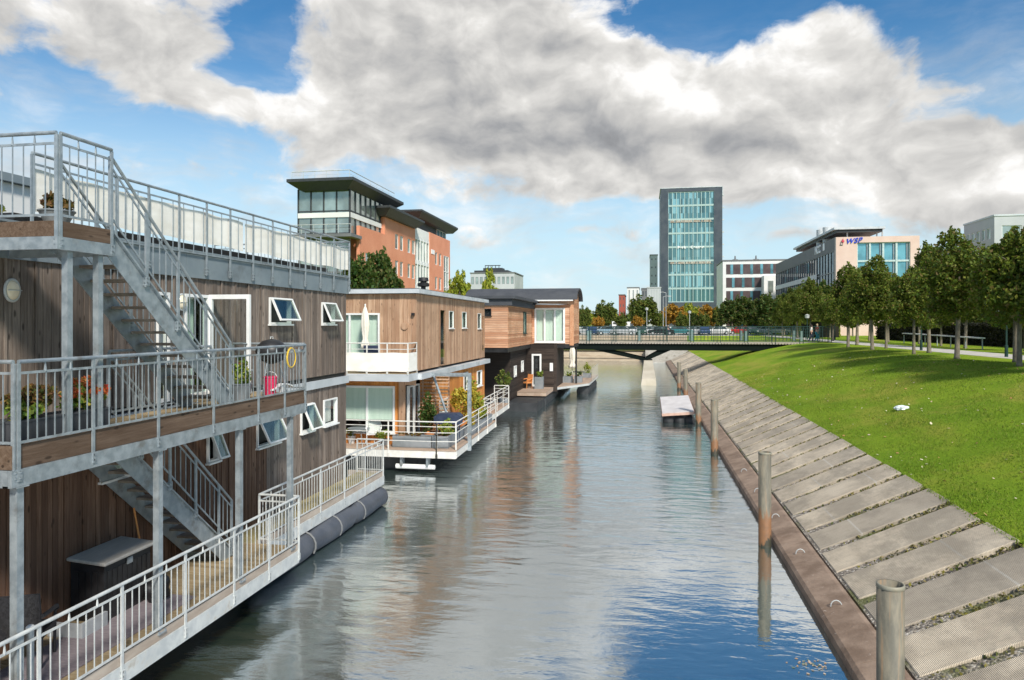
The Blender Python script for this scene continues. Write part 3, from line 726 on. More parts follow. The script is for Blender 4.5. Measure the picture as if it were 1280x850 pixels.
tag(link('fallen_leaves', leaf_mesh('fallen_leaves', mat_leaf('dry_leaves', [(.45, .25, .1), (.6, .5, .35), (.7, .65, .5), (.3, .15, .06)], .05), pp, .07, up=3, aspect=1.2)), 'scattered dry leaves and pale petals on the lawn', 'leaves', kind='stuff')
nl = 260; py_ = 7 + 25 * rng.random(nl); s_ = rng.random(nl)
pp = np.stack([XL + (XT - XL) * s_, py_, ZL + (ZT - ZL) * s_ + .045], 1)
# weeds and moss in the gravel joints
wx, wy, wz = [], [], []
for k in range(-6, 30):
    yj = 15.86 + 1.5 * k - .15
    for q in range(150):
        s1 = random.random() ** .55
        wx.append(XL + (XT - XL) * s1); wy.append(yj + random.uniform(-.13, .13)); wz.append(ZL + (ZT - ZL) * s1 + .012)
tag(link('joint_weeds', leaf_mesh('joint_weeds', mat_leaf('moss_and_weeds', [(.10, .10, .03), (.16, .13, .06), (.08, .12, .02), (.25, .2, .1), (.2, .18, .03)], .1), np.array([wx, wy, wz]).T, .045, up=.6)), 'moss and small weeds in the gravel joints between slabs', 'weeds', kind='stuff')
# plastic bag on the lawn
p = at(1127, 519, X=10.2); z0 = ground_z(10.2, p.y)
for _ in range(6): p = at(1127, 519, z=z0 + .08); z0 = ground_z(p.x, p.y)
ico = bmesh.new(); bmesh.ops.create_icosphere(ico, subdivisions=3, radius=1)
for v_ in ico.verts:
    k = 1 + .22 * math.sin(v_.co.x * 5 + 1) * math.sin(v_.co.y * 6) + random.uniform(-.09, .09); v_.co = Vector((v_.co.x * .24 * k, v_.co.y * .16 * k, max(-.06, v_.co.z * .11 * k)))
me = bpy.data.meshes.new('plastic_bag'); ico.to_mesh(me); ico.free(); me.materials.append(M('milky_plastic', (.66, .74, .76), (.75, .80, .80), rough=.3))
o = link('plastic_bag', me, loc=(p.x, p.y, z0 + .06)); tag(o, 'crumpled milky plastic bag lying on the lawn', 'plastic bag')
# floating leaves by the beam
cpt = at(1012, 832, z=0); pp = np.array([[cpt.x + random.gauss(0, .16), cpt.y + random.gauss(0, .14), .008] for _ in range(46)])
tag(link('floating_leaves', leaf_mesh('floating_leaves', mat_leaf('wet_leaves', [(.5, .3, .15), (.3, .25, .2), (.6, .5, .4), (.15, .2, .15)], .05), pp, .035, up=30)), 'small patch of leaves floating on the dark water by the quay', 'leaves', kind='stuff')

# ---- mooring poles
def pole(px, ptop, pw_, base, lab, X=2.98):
    q = at(px, ptop, X=X); Zc = (q - Vector((0, 0, EYE))).dot(Vector((-ST, CT, 0))); r = .155
    t = thing('mooring_post', (X, q.y, 0), lab, 'mooring post', 'steel mooring posts along the right bank')
    m = MB(); top = 2.33; m.lathe((X, q.y, 0), [(r, -1.3), (r, top), (r - .014, top), (r - .014, top - .35)], 22)
    a = m.build('pole', [POLER], t, smooth=True)
    m = MB(); m.lathe((X, q.y, 0), [(r + .001, top - .05), (r + .006, top - .045), (r + .006, top), (r - .010, top + .003)], 22); m.build('rim', POLE, t, smooth=True)
pole(1113, 738, 33, .25, 'hollow grey steel mooring post nearest the camera, at the foot of the slabs')
pole(956, 568, 16, .95, 'rust streaked mooring post, second from the camera, standing in bright water')
pole(893, 500.6, 11, .3, 'third mooring post from the camera, just past the floating raft on the near side')
pole(873, 477, 8, .3, 'mooring post touching the near right corner of the floating raft')
pole(857, 460.6, 7, .9, 'slim mooring post just behind the floating raft')
pole(848.7, 452.5, 6, .3, 'furthest mooring post along the right bank, towards the bridge')
# ---- raft
p0 = at(828, 529, z=0)
t = thing('floating_raft', (p0.x, 41, 0), 'tilted floating raft with pale top moored among the posts by the right bank', 'raft')
x0, x1 = p0.x, 2.78
F = Fr((x0, 41.2, .50), (x1 - x0, 0, .14), (0, 5.2, .38))
m = MB(); m.lbox(F, 0, x1 - x0, 0, 5.2, .02, .07); m.build('deck_sheet', M('pale_raft_sheet', (.50, .48, .48), (.6, .58, .58), scale=2, rough=.8), t)
m = MB(); m.lbox(F, -.03, x1 - x0 + .03, -.04, 5.23, -.12, .018); m.build('timber_edge', M('pinkish_timber', (.50, .32, .25), (.6, .42, .34), rough=.8), t)
for k in range(3):
    m = MB(); m.tube([(x0 + .35 + k * .6, 41.4, .12), (x0 + .35 + k * .6, 46, .22)], .27, 14); m.build('float', RUBB, t, smooth=True)
m = MB(); m.box(x0 + .05, 41.6, -.3, x1 - .05, 45.8, .36); m.build('float_frame', BLACK, t)

# ---- the footbridge
YB = 73.0; zd = EYE - 22.0 * 71 / 900; DB = 3.4
t = thing('footbridge', (0, YB, 0), 'dark steel footbridge with green lattice railings crossing the canal', 'bridge')
xl, xr = -16.0, 17.6; zb = zd - .80
Fb = Fr((0, YB, 0), (1, 0, 0), (0, 0, 1), (0, -1, 0))
m = MB(); m.box(xl, YB, zd - .13, xr, YB + DB, zd); m.build('bridge_deck', M('bridge_deck_timber', (.30, .27, .22), (.4, .36, .3), scale=3, rough=.9), t)
for yy in (YB + .12, YB + DB - .32):
    F = Fr((0, yy, 0), (1, 0, 0), (0, 0, 1), (0, 1, 0)); m = MB(); m.prism(F, [(xl, zb), (13.2, zb), (xr + .1, zd - .25), (xr + .1, zd - .133), (xl, zd - .133)], 0, .2); m.build('girder', DGREEN, t)
m = MB()
for i in range(17): m.box(xl + .5 + i * 2, YB + .33, zb + .1, xl + .65 + i * 2, YB + DB - .35, zd - .14)
m.build('cross_beams', DGREEN, t)
m = MB()
for i in range(int((xr - xl) / .28)): m.box(xl + i * .28 + .05, YB - .09, zd - .16, xl + i * .28 + .21, YB + .11, zd - .02)
m.build('deck_plank_ends', M('plank_end_timber', (.34, .30, .25), (.44, .4, .34), rough=.9), t)
vx = at(805, 450, Y=YB).x; vz = 1.95
for yy in (YB + .3, YB + DB - .5):
    m = MB(); F = Fr((0, yy, 0), (1, 0, 0), (0, 0, 1), (0, 1, 0))
    m.prism(F, [(vx - .3, vz), (vx + .35, vz), (vx + .12, vz + .22), (vx - 3.4, zb), (vx - 5.0, zb), ], 0, .25)
    m.prism(F, [(vx + .35, vz), (vx + 2.6, zb), (vx + 1.5, zb), (vx + .14, vz + .24)], .003, .247); m.build('strut', DGREEN, t)
m = MB(); xp = at(811, 480, Y=67).x
for ring_ in [0]:
    A = [(xp - .85, 66.0, -1.2), (xp + .75, 66.0, -1.2), (xp + .75, 77.0, -1.2), (xp - .85, 77.0, -1.2), (xp - .62, 66.6, .62), (xp + .62, 66.6, .62), (xp + .42, 72.6, 1.95), (xp - .42, 72.6, 1.95), (xp + .42, 76.6, 1.95), (xp - .42, 76.6, 1.95)]
    m.add(A, [(0, 1, 5, 4), (4, 5, 6, 7), (7, 6, 8, 9), (9, 8, 2, 3), (1, 2, 8, 6, 5), (0, 4, 7, 9, 3), (0, 3, 2, 1)])
tag(m.build('bridge_pier', M('pier_concrete', (.40, .36, .28), (.50, .46, .38), scale=.6, rough=.9)), 'pale concrete pier with a sloping nose under the footbridge', 'pier')
for side, yy in enumerate((YB - .02, YB + DB + .02)):
    H = 1.55; m = MB()
    m.bar((xl, yy, zd + H), (xr, yy, zd + H), .09, .07); m.bar((xl, yy, zd + H - .22), (xr, yy, zd + H - .22), .03, .04)
    m.bar((xl, yy, zd + .14), (xr, yy, zd + .14), .03, .05)
    for q in (.45, .75, 1.04): m.bar((xl, yy, zd + q), (xr, yy, zd + q), .02, .022)
    r = m.build('railing', GREENP, t); nP = 14
    for i in range(nP):
        x = xl + .3 + i * (xr - xl - .4) / (nP - 1)
        for e in (-.16, .16):
            q = MB(); q.bar((x + e, yy, zd - .2), (x + e, yy, zd + H), .06, .06, up=(0, 1, 0)); q.build('post', GREENP, r)
    for i in range(nP):
        x = xl + .3 + i * (xr - xl - .4) / (nP - 1); q = MB(); q.box(x - .09, yy - .05, zd + .15, x + .09, yy + .05, zd + 1.15); q.build('lamp_panel', GREENL, r) if i % 2 == 0 else None
    for i in range(96):
        x = xl + (i + .5) * (xr - xl) / 96; upright('baluster', r, (x, yy, zd + .14), H - .35, .03, .02, GREENP)
m = MB(); m.prism(Fr((0, YB - .15, 0), (1, 0, 0), (0, 0, 1), (0, 1, 0)), [(6.8, .9), (17.9, 3.3), (17.9, zd - .26), (13.2, zb - .003), (10.2, zb - .9), (6.8, 1.3)], 0, DB + .3)
tag(m.build('bridge_end_wedge', DGREEN), 'dark sloping wedge where the footbridge meets the lawn', 'abutment')  # solid dark wedge under the bridge end, same tone as the girders

# ================================================================== HOUSEBOAT 1 (nearest, grey boards, scissor stair)
XW = -8.7; H1 = thing('houseboat', (-9.5, 12, 0), 'large grey timber houseboat with steel stairs and balconies, nearest on the left', 'houseboat')
Y0, Y1 = -3.0, 20.2; zf = 4.08; zl = .95; zr = 6.42; zt = 6.92
m = MB(); m.box(-13.6, Y0, -1.0, XW - .15, Y1 + .4, .55); m.build('hull', RUBB, H1)
FW = Fr((XW, 0, 0), (0, 1, 0), (0, 0, 1), (1, 0, 0))
yx = lambda px: at(px, 400, X=XW).y
UP = [(7.30, 8.30, zf, 6.08), (yx(195), yx(210), zf, 6.1), (yx(229), yx(259), zf + .02, 6.1), (yx(335.6), yx(362), 5.52, 6.15), (yx(401), yx(417), 5.52, 6.12)]
LO = [(yx(258), yx(271), 2.70, 3.36), (yx(320), yx(347), 2.68, 3.34), (yx(375), yx(390), 2.70, 3.43), (yx(403.5), yx(420), 2.70, 3.42), (10.3, 11.1, 2.95, 3.35)]
m = MB(); m.panel(FW, Y0, Y1, zf - .02, zr + .1, UP, -.2, -.03); m.panel(FW, Y0, Y1, .5, zf - .03, LO, -.2, -.03)
m.box(-13.6, Y1 - .2, .5, XW - .21, Y1 - .03, zt - .1); m.box(-13.6, Y0, .5, XW - .21, Y0 + .15, zt - .1); m.box(-13.6, Y0 + .16, .5, -13.4, Y1 - .21, zt - .1)
m.build('wall_core', BLACK, H1)
m = MB(); m.panel(FW, Y0, Y1 - .02, zf + .02, zr + .02, UP, -.028, 0, du=.135, jit=.016, gap=.009)
for y in np.arange(7.5, 20, .52):
    if not any(o[0] - .05 < y < o[1] + .05 for o in UP): m.lbox(FW, y - .022, y + .022, zf + .02, zr, .017, .032)
m.build('upper_cladding', WG, H1)
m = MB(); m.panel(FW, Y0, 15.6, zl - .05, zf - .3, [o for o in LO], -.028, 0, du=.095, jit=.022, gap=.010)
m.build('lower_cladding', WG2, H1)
m = MB(); m.panel(FW, 15.6, Y1 - .02, zl - .05, zf - .3, LO, -.028, 0, du=.145, jit=.014, gap=.008); m.build('lower_end_cladding', WG, H1, ).get('x')
FE = Fr((0, Y1, 0), (-1, 0, 0), (0, 0, 1), (0, 1, 0)); m = MB(); m.panel(FE, -XW, 13.6, zl - .05, zr + .05, [], -.028, 0, du=.14, jit=.012, gap=.008); m.build('end_cladding', WG, H1)
m = MB(); m.box(XW - .0, Y0, 3.78, XW + .07, Y1 + .05, 3.99); m.box(XW - 4.5, Y1 - .0, 3.78, XW - .003, Y1 + .06, 3.99); m.build('floor_beam', FASCL, H1)
m = MB()
y = Y0
while y < Y1:
    m.box(XW - .1, y + .004, zr, XW + .06, min(y + 1.55, Y1 + .08) - .004, zt); y += 1.55
m.box(XW - .12, Y0, zt + .002, XW + .09, Y1 + .1, zt + .035); m.box(-13.6, Y1 + .03, zr, XW - .11, Y1 + .10, zt)
m.build('roof_fascia', FASC, H1)
bx('roof', FELT, H1, -13.6, Y0, 6.55, XW - .1, Y1, 6.74)
# roof railing with the fabric screen
rp = [max(0, min(1, (at(p, 300, X=XW + .1).y - 8.9) / (Y1 - 8.9))) for p in (105, 145, 186, 224, 258.5, 288, 316.7, 341, 363, 382, 401, 417.5, 433)]; rp[0] = 0; rp[-1] = 1
railing(H1, (XW + .10, 8.9, 6.78), (XW + .10, Y1, 6.78), 1.18, GALV, bal=.31, posts=rp, drop=.30, second=.15, bottom=.12, spikes=False)
bx('terrace_backing', BLACK, H1, -9.6, 9.2, 6.75, -9.2, Y1 - .2, 7.17)  # low black box filling the dark gap below the screen
bx('terrace_store', GREYF, H1, -11.5, 9.2, 6.75, -10.9, 15.2, 7.25)
railing(H1, (XW + .10, 4.0, 6.78), (XW + .10, 7.0, 6.78), 1.18, GALV, bal=.14, npost=4, drop=.3)
railing(H1, (XW + .10, Y1, 6.78), (-13.0, Y1, 6.78), 1.18, GALV, bal=.2, npost=5, drop=.1)
def screen(y0, y1):
    m = MB(); ny = int((y1 - y0) / .035); nz = 12; b0 = []
    for i in range(ny + 1):
        y = y0 + (y1 - y0) * i / ny; row = []
        for k in range(nz + 1):
            zc = 7.13 + .62 * k / nz
            x = XW + .045 + .003 * math.sin(zc * 42 + 2.5 * math.sin(y * 2.3)) * (1 - .6 * abs(math.sin(y * 3.3))) + .010 * math.sin(y * 5)
            z = zc + (.018 * math.sin(y * 3.7 + 1) if k == 0 else 0) - (.01 * math.sin(y * 6.1) if k == nz else 0)
            row.append(len(m.v)); m.v.append(Vector((x, y, z)))
        b0.append(row)
    for i in range(ny):
        for k in range(nz): m.f.append([b0[i][k], b0[i + 1][k], b0[i + 1][k + 1], b0[i][k + 1]]); m.m.append(0)
    return m.build('privacy_screen', FABW, H1, smooth=True)
screen(8.98, 14.52); screen(14.60, Y1 + .03)
# upper wall openings
window(H1, FW, *UP[0], back=CURTW, fw=.07, glassm=PANE, name='door', sill=False)
window(H1, FW, *UP[1], back=CURT, fw=.06, name='window')
window(H1, FW, *UP[2], back=None, fw=.06, name='doorway', sill=False, glassm=pane('doorway_pane', .05))
m = MB()
for i in range(24): m.tube([(XW - .16 - .02 * (i % 2), yx(231) + i * .022, 4.12), (XW - .16 - .02 * (i % 2), yx(231) + i * .022, 6.05)], .014, 5)
m.build('curtain', CURTW, H1)
# open leaf of the balcony door
FD = Fr((XW + .04, yx(259) + .02, 4.12), (1, 0, 0), (0, 0, 1), (0, -1, 0)); m = MB()
for a_ in ((0, .90, 0, .12), (0, .90, 1.90, 1.99), (0, .07, .12, 1.90), (.83, .90, .12, 1.90)): m.lbox(FD, *a_, -.03, .03)
dl = m.build('open_door', FRAMEW, H1); m = MB(); m.lbox(FD, .07, .83, .12, 1.90, -.006, .006); m.build('pane', PANE, dl); m = MB(); m.tube([FD(.86, 1.0, .05), FD(.78, 1.0, .05)], .012, 6); m.build('handle', GALV, dl)
window(H1, FW, *UP[3], open_=24, back=BLACK, depth=.05); window(H1, FW, *UP[4], open_=24, back=BLACK, depth=.05)
window(H1, FW, *LO[0], open_=22, back=BLACK); window(H1, FW, *LO[1], open_=26, back=BLACK); window(H1, FW, *LO[2], open_=24, back=BLACK)
window(H1, FW, *LO[3], back=CURTW, glassm=PANE); window(H1, FW, *LO[4], back=CURT)
def wall_lamp(y, z):
    m = MB(); m.lathe((0, 0, 0), [(0.001, .035), (.11, .03), (.115, 0), (.12, -.02)], 20)
    G = Fr((XW + .05, y, z), (0, 1, 0), (0, 0, 1), (1, 0, 0)); q = MB()
    for (r0, n0) in ((0, 0),): pass
    ring_ = [G(math.cos(a) * .115, math.sin(a) * .15, 0) for a in [2 * math.pi * k / 20 for k in range(21)]]
    q.tube(ring_, .022, 6); q.tube([G(-.11, 0, .05), G(0, 0, .10), G(.11, 0, .05)], .008, 5)
    l = q.build('wall_lamp', GALVL, H1, smooth=True)
    q = MB(); n = 16; vs = []
    for j in range(5):
        f = j / 4; rr = math.cos(f * math.pi / 2); vs.append([G(math.cos(2 * math.pi * k / n) * .105 * rr, math.sin(2 * math.pi * k / n) * .14 * rr, .075 * math.sin(f * math.pi / 2)) for k in range(n)])
    b0 = 0; q.v = [p for r_ in vs for p in r_]
    for j in range(4):
        for k in range(n): q.f.append([j * n + k, j * n + (k + 1) % n, (j + 1) * n + (k + 1) % n, (j + 1) * n + k]); q.m.append(0)
    q.build('lamp_glass', CREAMP, l, smooth=True)
wall_lamp(yx(224), 5.93); wall_lamp(8.62, 5.98)
# balcony
YA, YE = 7.02, 14.10; XO = -7.0
def planks_x(name, x0, x1, y0, y1, z, mat=DECK, w=.12, parent=None, th=.03):
    m = MB(); y = y0
    while y < y1 - .02: m.box(x0, y, z - th, x1, min(y + w - .008, y1), z + random.uniform(0, .003)); y += w
    return m.build(name, mat, parent)
planks_x('balcony_floor', XW + .05, XO - .06, YA, 9.3, zf, parent=H1); planks_x('balcony_floor', -7.93, XO - .06, 9.3, 12.2, zf, parent=H1); planks_x('balcony_floor', XW + .05, XO - .06, 12.2, YE, zf, parent=H1)
bx('balcony_soffit', FASC, H1, -7.93, YA + .1, 3.80, XO - .08, YE - .05, 3.84)
m = MB(); m.box(XO - .055, YA, 3.86, XO, YE, 4.13); m.box(XW + .1, YA - .05, 3.86, XO, YA - .003, 4.13); m.build('rim_board', RIM, H1)
m = MB()
m.box(XO - .02, YA - .08, 3.66, XO + .03, YE + .02, 3.855); m.box(XO - .09, YA - .08, 3.66, XO - .023, YE + .02, 3.68); m.box(XW + .1, YA - .08, 3.66, XO - .023, YA - .052, 3.855); m.box(XW + .05, YE - .02, 3.66, XO - .023, YE + .02, 3.855)
for y in (9.25, 12.25): m.box(XW + .05, y - .04, 3.66, XO - .1, y + .04, 3.80)
m.build('balcony_beam', GALV, H1)
ps = [0, .16, .34, .535, .735, .875, 1.0]
railing(H1, (XO + .02, YA + .02, zf - .02), (XO + .02, YE, zf - .02), 1.02, GALV, bal=.128, posts=ps, drop=.36)
railing(H1, (XO, YA - .03, zf - .02), (XW + .1, YA - .03, zf - .02), 1.02, GALV, bal=.128, npost=2, drop=.36)
railing(H1, (XO, YE, zf), (XW + .06, YE, zf), 1.02, GALV, bal=.128, npost=3, drop=.1)
railing(H1, (-7.93, 9.6, zf), (-7.93, 12.2, zf), 1.02, GALV, bal=.128, npost=3, drop=.1)
railing(H1, (-7.93, 12.2, zf), (XW + .06, 12.2, zf), 1.02, GALV, bal=.128, npost=2, drop=.1)
# columns
def column(px, z1, X=XO - .05, w=.095, z0=zl - .3):
    q = at(px, 560, X=X); m = MB(); y = q.y; m.box(X - w / 2, y - w / 2, z0, X + w / 2, y + w / 2, z1)
    zb_ = (zl if z0 < 3 else zf) + .002
    for za in (zb_, z1 - .017): m.box(X - w * .9, y - w * .9, za, X + w * .9, y + w * .9, za + .015)
    for a in (-1, 1):
        for b_ in (-1, 1): m.box(X + a * w * .72 - .012, y + b_ * w * .72 - .012, zb_ + .015, X + a * w * .72 + .012, y + b_ * w * .72 + .012, zb_ + .04)
    return m.build('column', GALV, H1)
column(21, 3.66); column(197.5, 3.66); column(299, 3.66); column(362.5, 3.66)
column(84, 6.6, X=-7.08, w=.085, z0=zf - .4); column(122.5, 6.6, X=-7.08, w=.085, z0=zf - .02)
# top landing
LA, LB = 7.68, 8.52; zp = 6.72
planks_x('landing_floor', XW + .15, -7.05, LA, LB, zp, parent=H1)
m = MB(); m.box(-7.06, LA, zp - .14, -7.0, LB, zp + .05); m.box(-8.6, LA - .06, zp - .14, -7.0, LA - .003, zp + .05); m.build('landing_rim', RIM, H1)
m = MB(); m.box(-7.05, LA - .09, zp - .30, -6.98, LB + .05, zp - .145); m.box(-8.6, LA - .09, zp - .30, -7.053, LA - .03, zp - .145); m.box(-8.6, LB, zp - .30, -7.053, LB + .05, zp - .145)
m.box(-8.5, LA - .02, zp - .18, -7.06, LB - .02, zp - .15); m.build('landing_beam', GALV, H1)
railing(H1, (-7.0, LA - .02, zp + .02), (-7.0, LB, zp + .02), 1.10, GALV, bal=.128, npost=2, drop=.32)
railing(H1, (-7.02, LA - .06, zp + .02), (-7.95, LA - .06, zp + .02), 1.10, GALV, bal=.14, npost=2, drop=.32)
# stairs: thing > staircase > stringer, tread
def stair(A, B, x0, x1, n, zb_off=.0, rail=True):
    """A=(y,z) top, B=(y,z) foot"""
    (ya, za), (yb, zb) = A, B; d = Vector((0, yb - ya, zb - za)).normalized(); nrm = Vector((0, -d.z, d.y))
    m = MB()
    F = Fr((x1, ya, za), (0, 1, 0), (0, 0, 1), (1, 0, 0)); L = yb - ya; H = zb - za
    m.prism(F, [(-.12, .06), (.10, .06), (L + .06, H + .18), (L + .06, H), (L - .22, H), (-.02, -.26), (-.12, -.26)], -.012, .0)
    m.prism(F, [(-.12, .045), (.10, .045), (L + .06, H + .165), (L + .06, H + .14), (.085, .02), (-.12, .02)], 0.001, .045)
    s = m.build('staircase', GALV, H1)
    m = MB(); F2 = Fr((x0, ya, za), (0, 1, 0), (0, 0, 1), (1, 0, 0))
    m.prism(F2, [(-.12, .06), (.10, .06), (L + .06, H + .18), (L + .06, H), (L - .22, H), (-.02, -.26), (-.12, -.26)], -.012, 0); m.build('stringer', GALV, s)
    for i in range(1, n):
        y = ya + L * i / n; z = za + H * i / n; q = MB(); q.box(x0 + .005, y - .02, z - .04, x1 - .015, y + .23, z); q.build('tread', M_TREAD, s)
    return s
M_TREAD = M('worn_tread_wood', (.16, .13, .10), (.26, .22, .18), scale=4, stretch=(1, 8, 1), rough=.85)
stair((8.52, zp), (11.45, zf), -7.85, -7.08, 14); stair((9.32, zf), (12.86, zl), -8.62, -7.97, 16)
def stair_rail(A, B, x, h=1.03):
    A = Vector((x, *A)); B = Vector((x, *B)); up = Vector((0, 0, 1)); m = MB(); d = B - A
    m.tube([A + up * h, B + up * h], .022, 8)
    for q in (h - .13, .22): m.bar(A + up * q, B + up * q, .012, .028)
    r = m.build('stair_railing', GALV, H1); n = int(abs(d.y) / .14)
    for i in range(n + 1):
        p = A + d * i / n
        if i % 5 == 0 or i == n: upright('post', r, p + up * -.05, h + .04, .028, .055, GALV)
        else: upright('baluster', r, p + up * .22, h - .35, .013, .013, GALV)
stair_rail((8.56, zp + .02), (11.42, zf + .08), -7.05); stair_rail((8.56, zp + .02), (11.42, zf + .08), -7.87)
stair_rail((9.6, zf - .05), (12.9, zl + .08), -7.94)
# lower deck
YD = 13.8
planks_x('deck_floor', XW + .0, XO - .08, Y0, YD, zl, parent=H1); planks_x('side_walkway', XW + .0, -7.93, YD, 21.05, zl, parent=H1, mat=M('mossy_plank', (.22, .19, .08), (.32, .27, .15), scale=2, rough=.9))
m = MB(); m.box(XO - .075, Y0, .86, XO, YD, 1.0); m.box(-7.93, YD + .02, .86, -7.87, 21.05, 1.0); m.box(XW - .3, 21.06, .86, -7.87, 21.1, 1.0); m.build('deck_kerb_board', M('weathered_kerb_wood', (.32, .26, .21), (.44, .38, .32), scale=4, stretch=(1, .3, 1), rough=.9), H1)
m = MB(); m.box(XO - .03, Y0, .60, XO + .02, YD + .02, .855); m.box(-7.89, YD + .03, .60, -7.84, 21.1, .855); m.box(-7.84, YD - .0, .60, XO - .033, YD + .02, .855); m.box(XW - .3, 21.05, .60, -7.9, 21.1, .855)
for y in np.arange(Y0 + 1, YD, 1.6): m.box(XW - .1, y - .04, .68, XO - .08, y + .04, .90)
m.build('deck_beam', GALVL, H1)
railing(H1, (XO + .02, 3.0, zl), (XO + .02, YD, zl), 1.02, GALVL, bal=.14, posts=[.0, .13, .27, .40, .527, .655, .78, .89, 1.0], drop=.30)
railing(H1, (-7.86, YD, zl), (-7.86, 21.05, zl), 1.02, GALVL, bal=.14, npost=6, drop=.3)
railing(H1, (-7.86, 21.05, zl), (XW + .0, 21.05, zl), 1.02, GALVL, bal=.14, npost=2, drop=.3)
railing(H1, (XO + .02, YD, zl), (-7.86, YD, zl), 1.02, GALVL, bal=.14, npost=2, drop=.3)
m = MB()
yy = [13.6 + i * .25 for i in range(31)]
m.tube([(-7.92, y, .28) for y in yy], [.05] + [.30 + .012 * math.sin(y * 3) - (.05 if abs((y - 13.6) % 2.5) < .13 else 0) for y in yy[1:-1]] + [.05], 16); m.build('pontoon', FEND, H1, smooth=True)
for y in (15.9, 17.4, 19.0):
    q = MB(); q.tube([(-7.92 + .315 * math.cos(a), y, .28 + .315 * math.sin(a)) for a in [math.pi * k / 8 - .6 for k in range(12)]], .025, 6); q.build('strap', GREYF, H1)
m = MB(); m.box(-13.4, Y0 + .2, -1, -8.25, YD, .62); m.build('float', BLACK, H1)

# --- things on houseboat 1
# storage box
t = thing('storage_box', (-8.3, 10.2, zl), 'tall black garden storage box with pale grey lid on the lower deck', 'storage box')
m = MB(); m.box(-8.66, 9.68, zl + .01, -8.08, 10.72, 1.88)
for i in range(9): m.box(-8.079, 9.74 + i * .11, zl + .1, -8.068, 9.82 + i * .11, 1.72)
for i in range(5): m.box(-8.6 + i * .11, 9.668, zl + .1, -8.52 + i * .11, 9.679, 1.72)
m.build('box_body', BLACK, t); m = MB(); G = Fr((-8.68, 9.60, 1.885), (.66, 0, -.05), (0, 1, 0)); m.lbox(G, 0, .68, 0, 1.18, 0, .055)
lid = m.build('lid', LIDM, t); bv = lid.modifiers.new('bevel', 'BEVEL'); bv.width = .02; bv.segments = 3
m = MB(); m.box(-8.067, 10.15, 1.70, -8.05, 10.27, 1.80); m.build('latch', GALV, t)
# grey panel and mat, bag
m = MB(); m.box(-8.02, 9.12, zl + .004, -7.97, 9.62, zl + .22); m.box(-8.55, 9.12, zl + .004, -8.02, 9.14, zl + .22); tag(m.build('grey_crate', M('grey_tray', (.34, .36, .38), rough=.6)), 'low grey tray standing in front of the black storage box', 'tray')
m = MB(); m.box(-8.3, 7.4, zl + .006, -7.35, 10.9, zl + .016); tag(m.build('outdoor_mat', RUGM), 'worn purple grey mat on the lower deck beside the storage box', 'mat')
def blob_mesh(name, mat, c, r, seed, amp=.2, sub=3):
    bm = bmesh.new(); bmesh.ops.create_icosphere(bm, subdivisions=sub, radius=1); rr = random.Random(seed); ph = [rr.uniform(0, 6) for _ in range(6)]
    for v_ in bm.verts:
        k = 1 + amp * math.sin(v_.co.x * 4 + ph[0]) * math.sin(v_.co.y * 5 + ph[1]) + amp * .6 * math.sin(v_.co.z * 7 + ph[2] + v_.co.x * 3)
        v_.co = Vector((v_.co.x * r[0] * k, v_.co.y * r[1] * k, v_.co.z * r[2] * k))
    me = bpy.data.meshes.new(name); bm.to_mesh(me); bm.free(); me.materials.append(mat); me.polygons.foreach_set('use_smooth', [True] * len(me.polygons)); return link(name, me, loc=c)
q = at(203, 752, z=zl); tag(blob_mesh('rubbish_bag', BLACK, (q.x - .1, q.y, zl + .22), (.17, .2, .24), 3), 'black knotted rubbish bag behind the column by the storage box', 'bag')
# tools leaning at the wall
t = thing('broom', (-8.6, 11.0, zl), 'wooden broom leaning on the wall behind the storage box', 'broom'); m = MB(); m.tube([(-8.3, 10.95, zl + .1), (-8.62, 11.02, 2.35)], .016, 7); m.build('handle', TERRA, t)
m = MB(); m.box(-8.38, 10.85, zl + .003, -8.22, 11.1, zl + .11); m.build('brush', NAVY, t)
# wicker chair, round table, corner post
def chair(loc, rot, label, mat=WICK, cat='chair', s=1.0, name='wicker_chair', group=None):
    t = thing(name, loc, label, cat, group); off = Vector(loc)
    m = MB(); m.box(-.27, -.27, .38, .27, .27, .46); me = m
    def bl(nm, mm):
        me = bpy.data.meshes.new(nm); me.from_pydata([tuple(v_ * s) for v_ in mm.v], [], mm.f); me.materials.append(mat); return link(nm, me, t)
    bl('seat', m); m = MB(); m.lbox(Fr((-.27, .25, .44), (1, 0, 0), (0, .18, 1)), 0, .54, 0, .58, -.02, .025)
    for i in range(9): m.lbox(Fr((-.27, .25, .44), (1, 0, 0), (0, .18, 1)), .02 + i * .058, .05 + i * .058, 0, .57, .026, .036)
    bl('backrest', m)
    for sx in (-1, 1):
        m = MB(); m.tube([(sx * .28, .3, .70), (sx * .28, 0, .66), (sx * .28, -.24, .64), (sx * .28, -.26, .6)], .03, 8); bl('armrest', m)
        for sy in (-1, 1): m = MB(); m.tube([(sx * .25, sy * .25, 0.0), (sx * .26, sy * .25, .62 if sy < 0 else .4)], .02, 7); bl('leg', m)
    t.rotation_euler.z = rot; return t
chair((-8.15, 8.35, zl + .02), R(205), 'black wicker armchair beside the column on the lower deck')
def round_table(loc, r, h, mat, label, name='round_table'):
    t = thing(name, loc, label, 'table'); c = Vector(loc)
    m = MB(); m.lathe(c, [(.001, h), (r, h), (r, h - .03), (.001, h - .03)], 28); m.build('tabletop', mat, t)
    for k in range(4):
        a = math.pi / 4 + k * math.pi / 2; m = MB(); m.tube([c + Vector((math.cos(a) * r * .8, math.sin(a) * r * .8, 0)), c + Vector((math.cos(a) * r * .45, math.sin(a) * r * .45, h - .03))], .018, 7); m.build('leg', mat, t)
    return t
round_table((-8.05, 7.35, zl), .42, .72, WICK, 'black round garden table at the left edge of the lower deck')
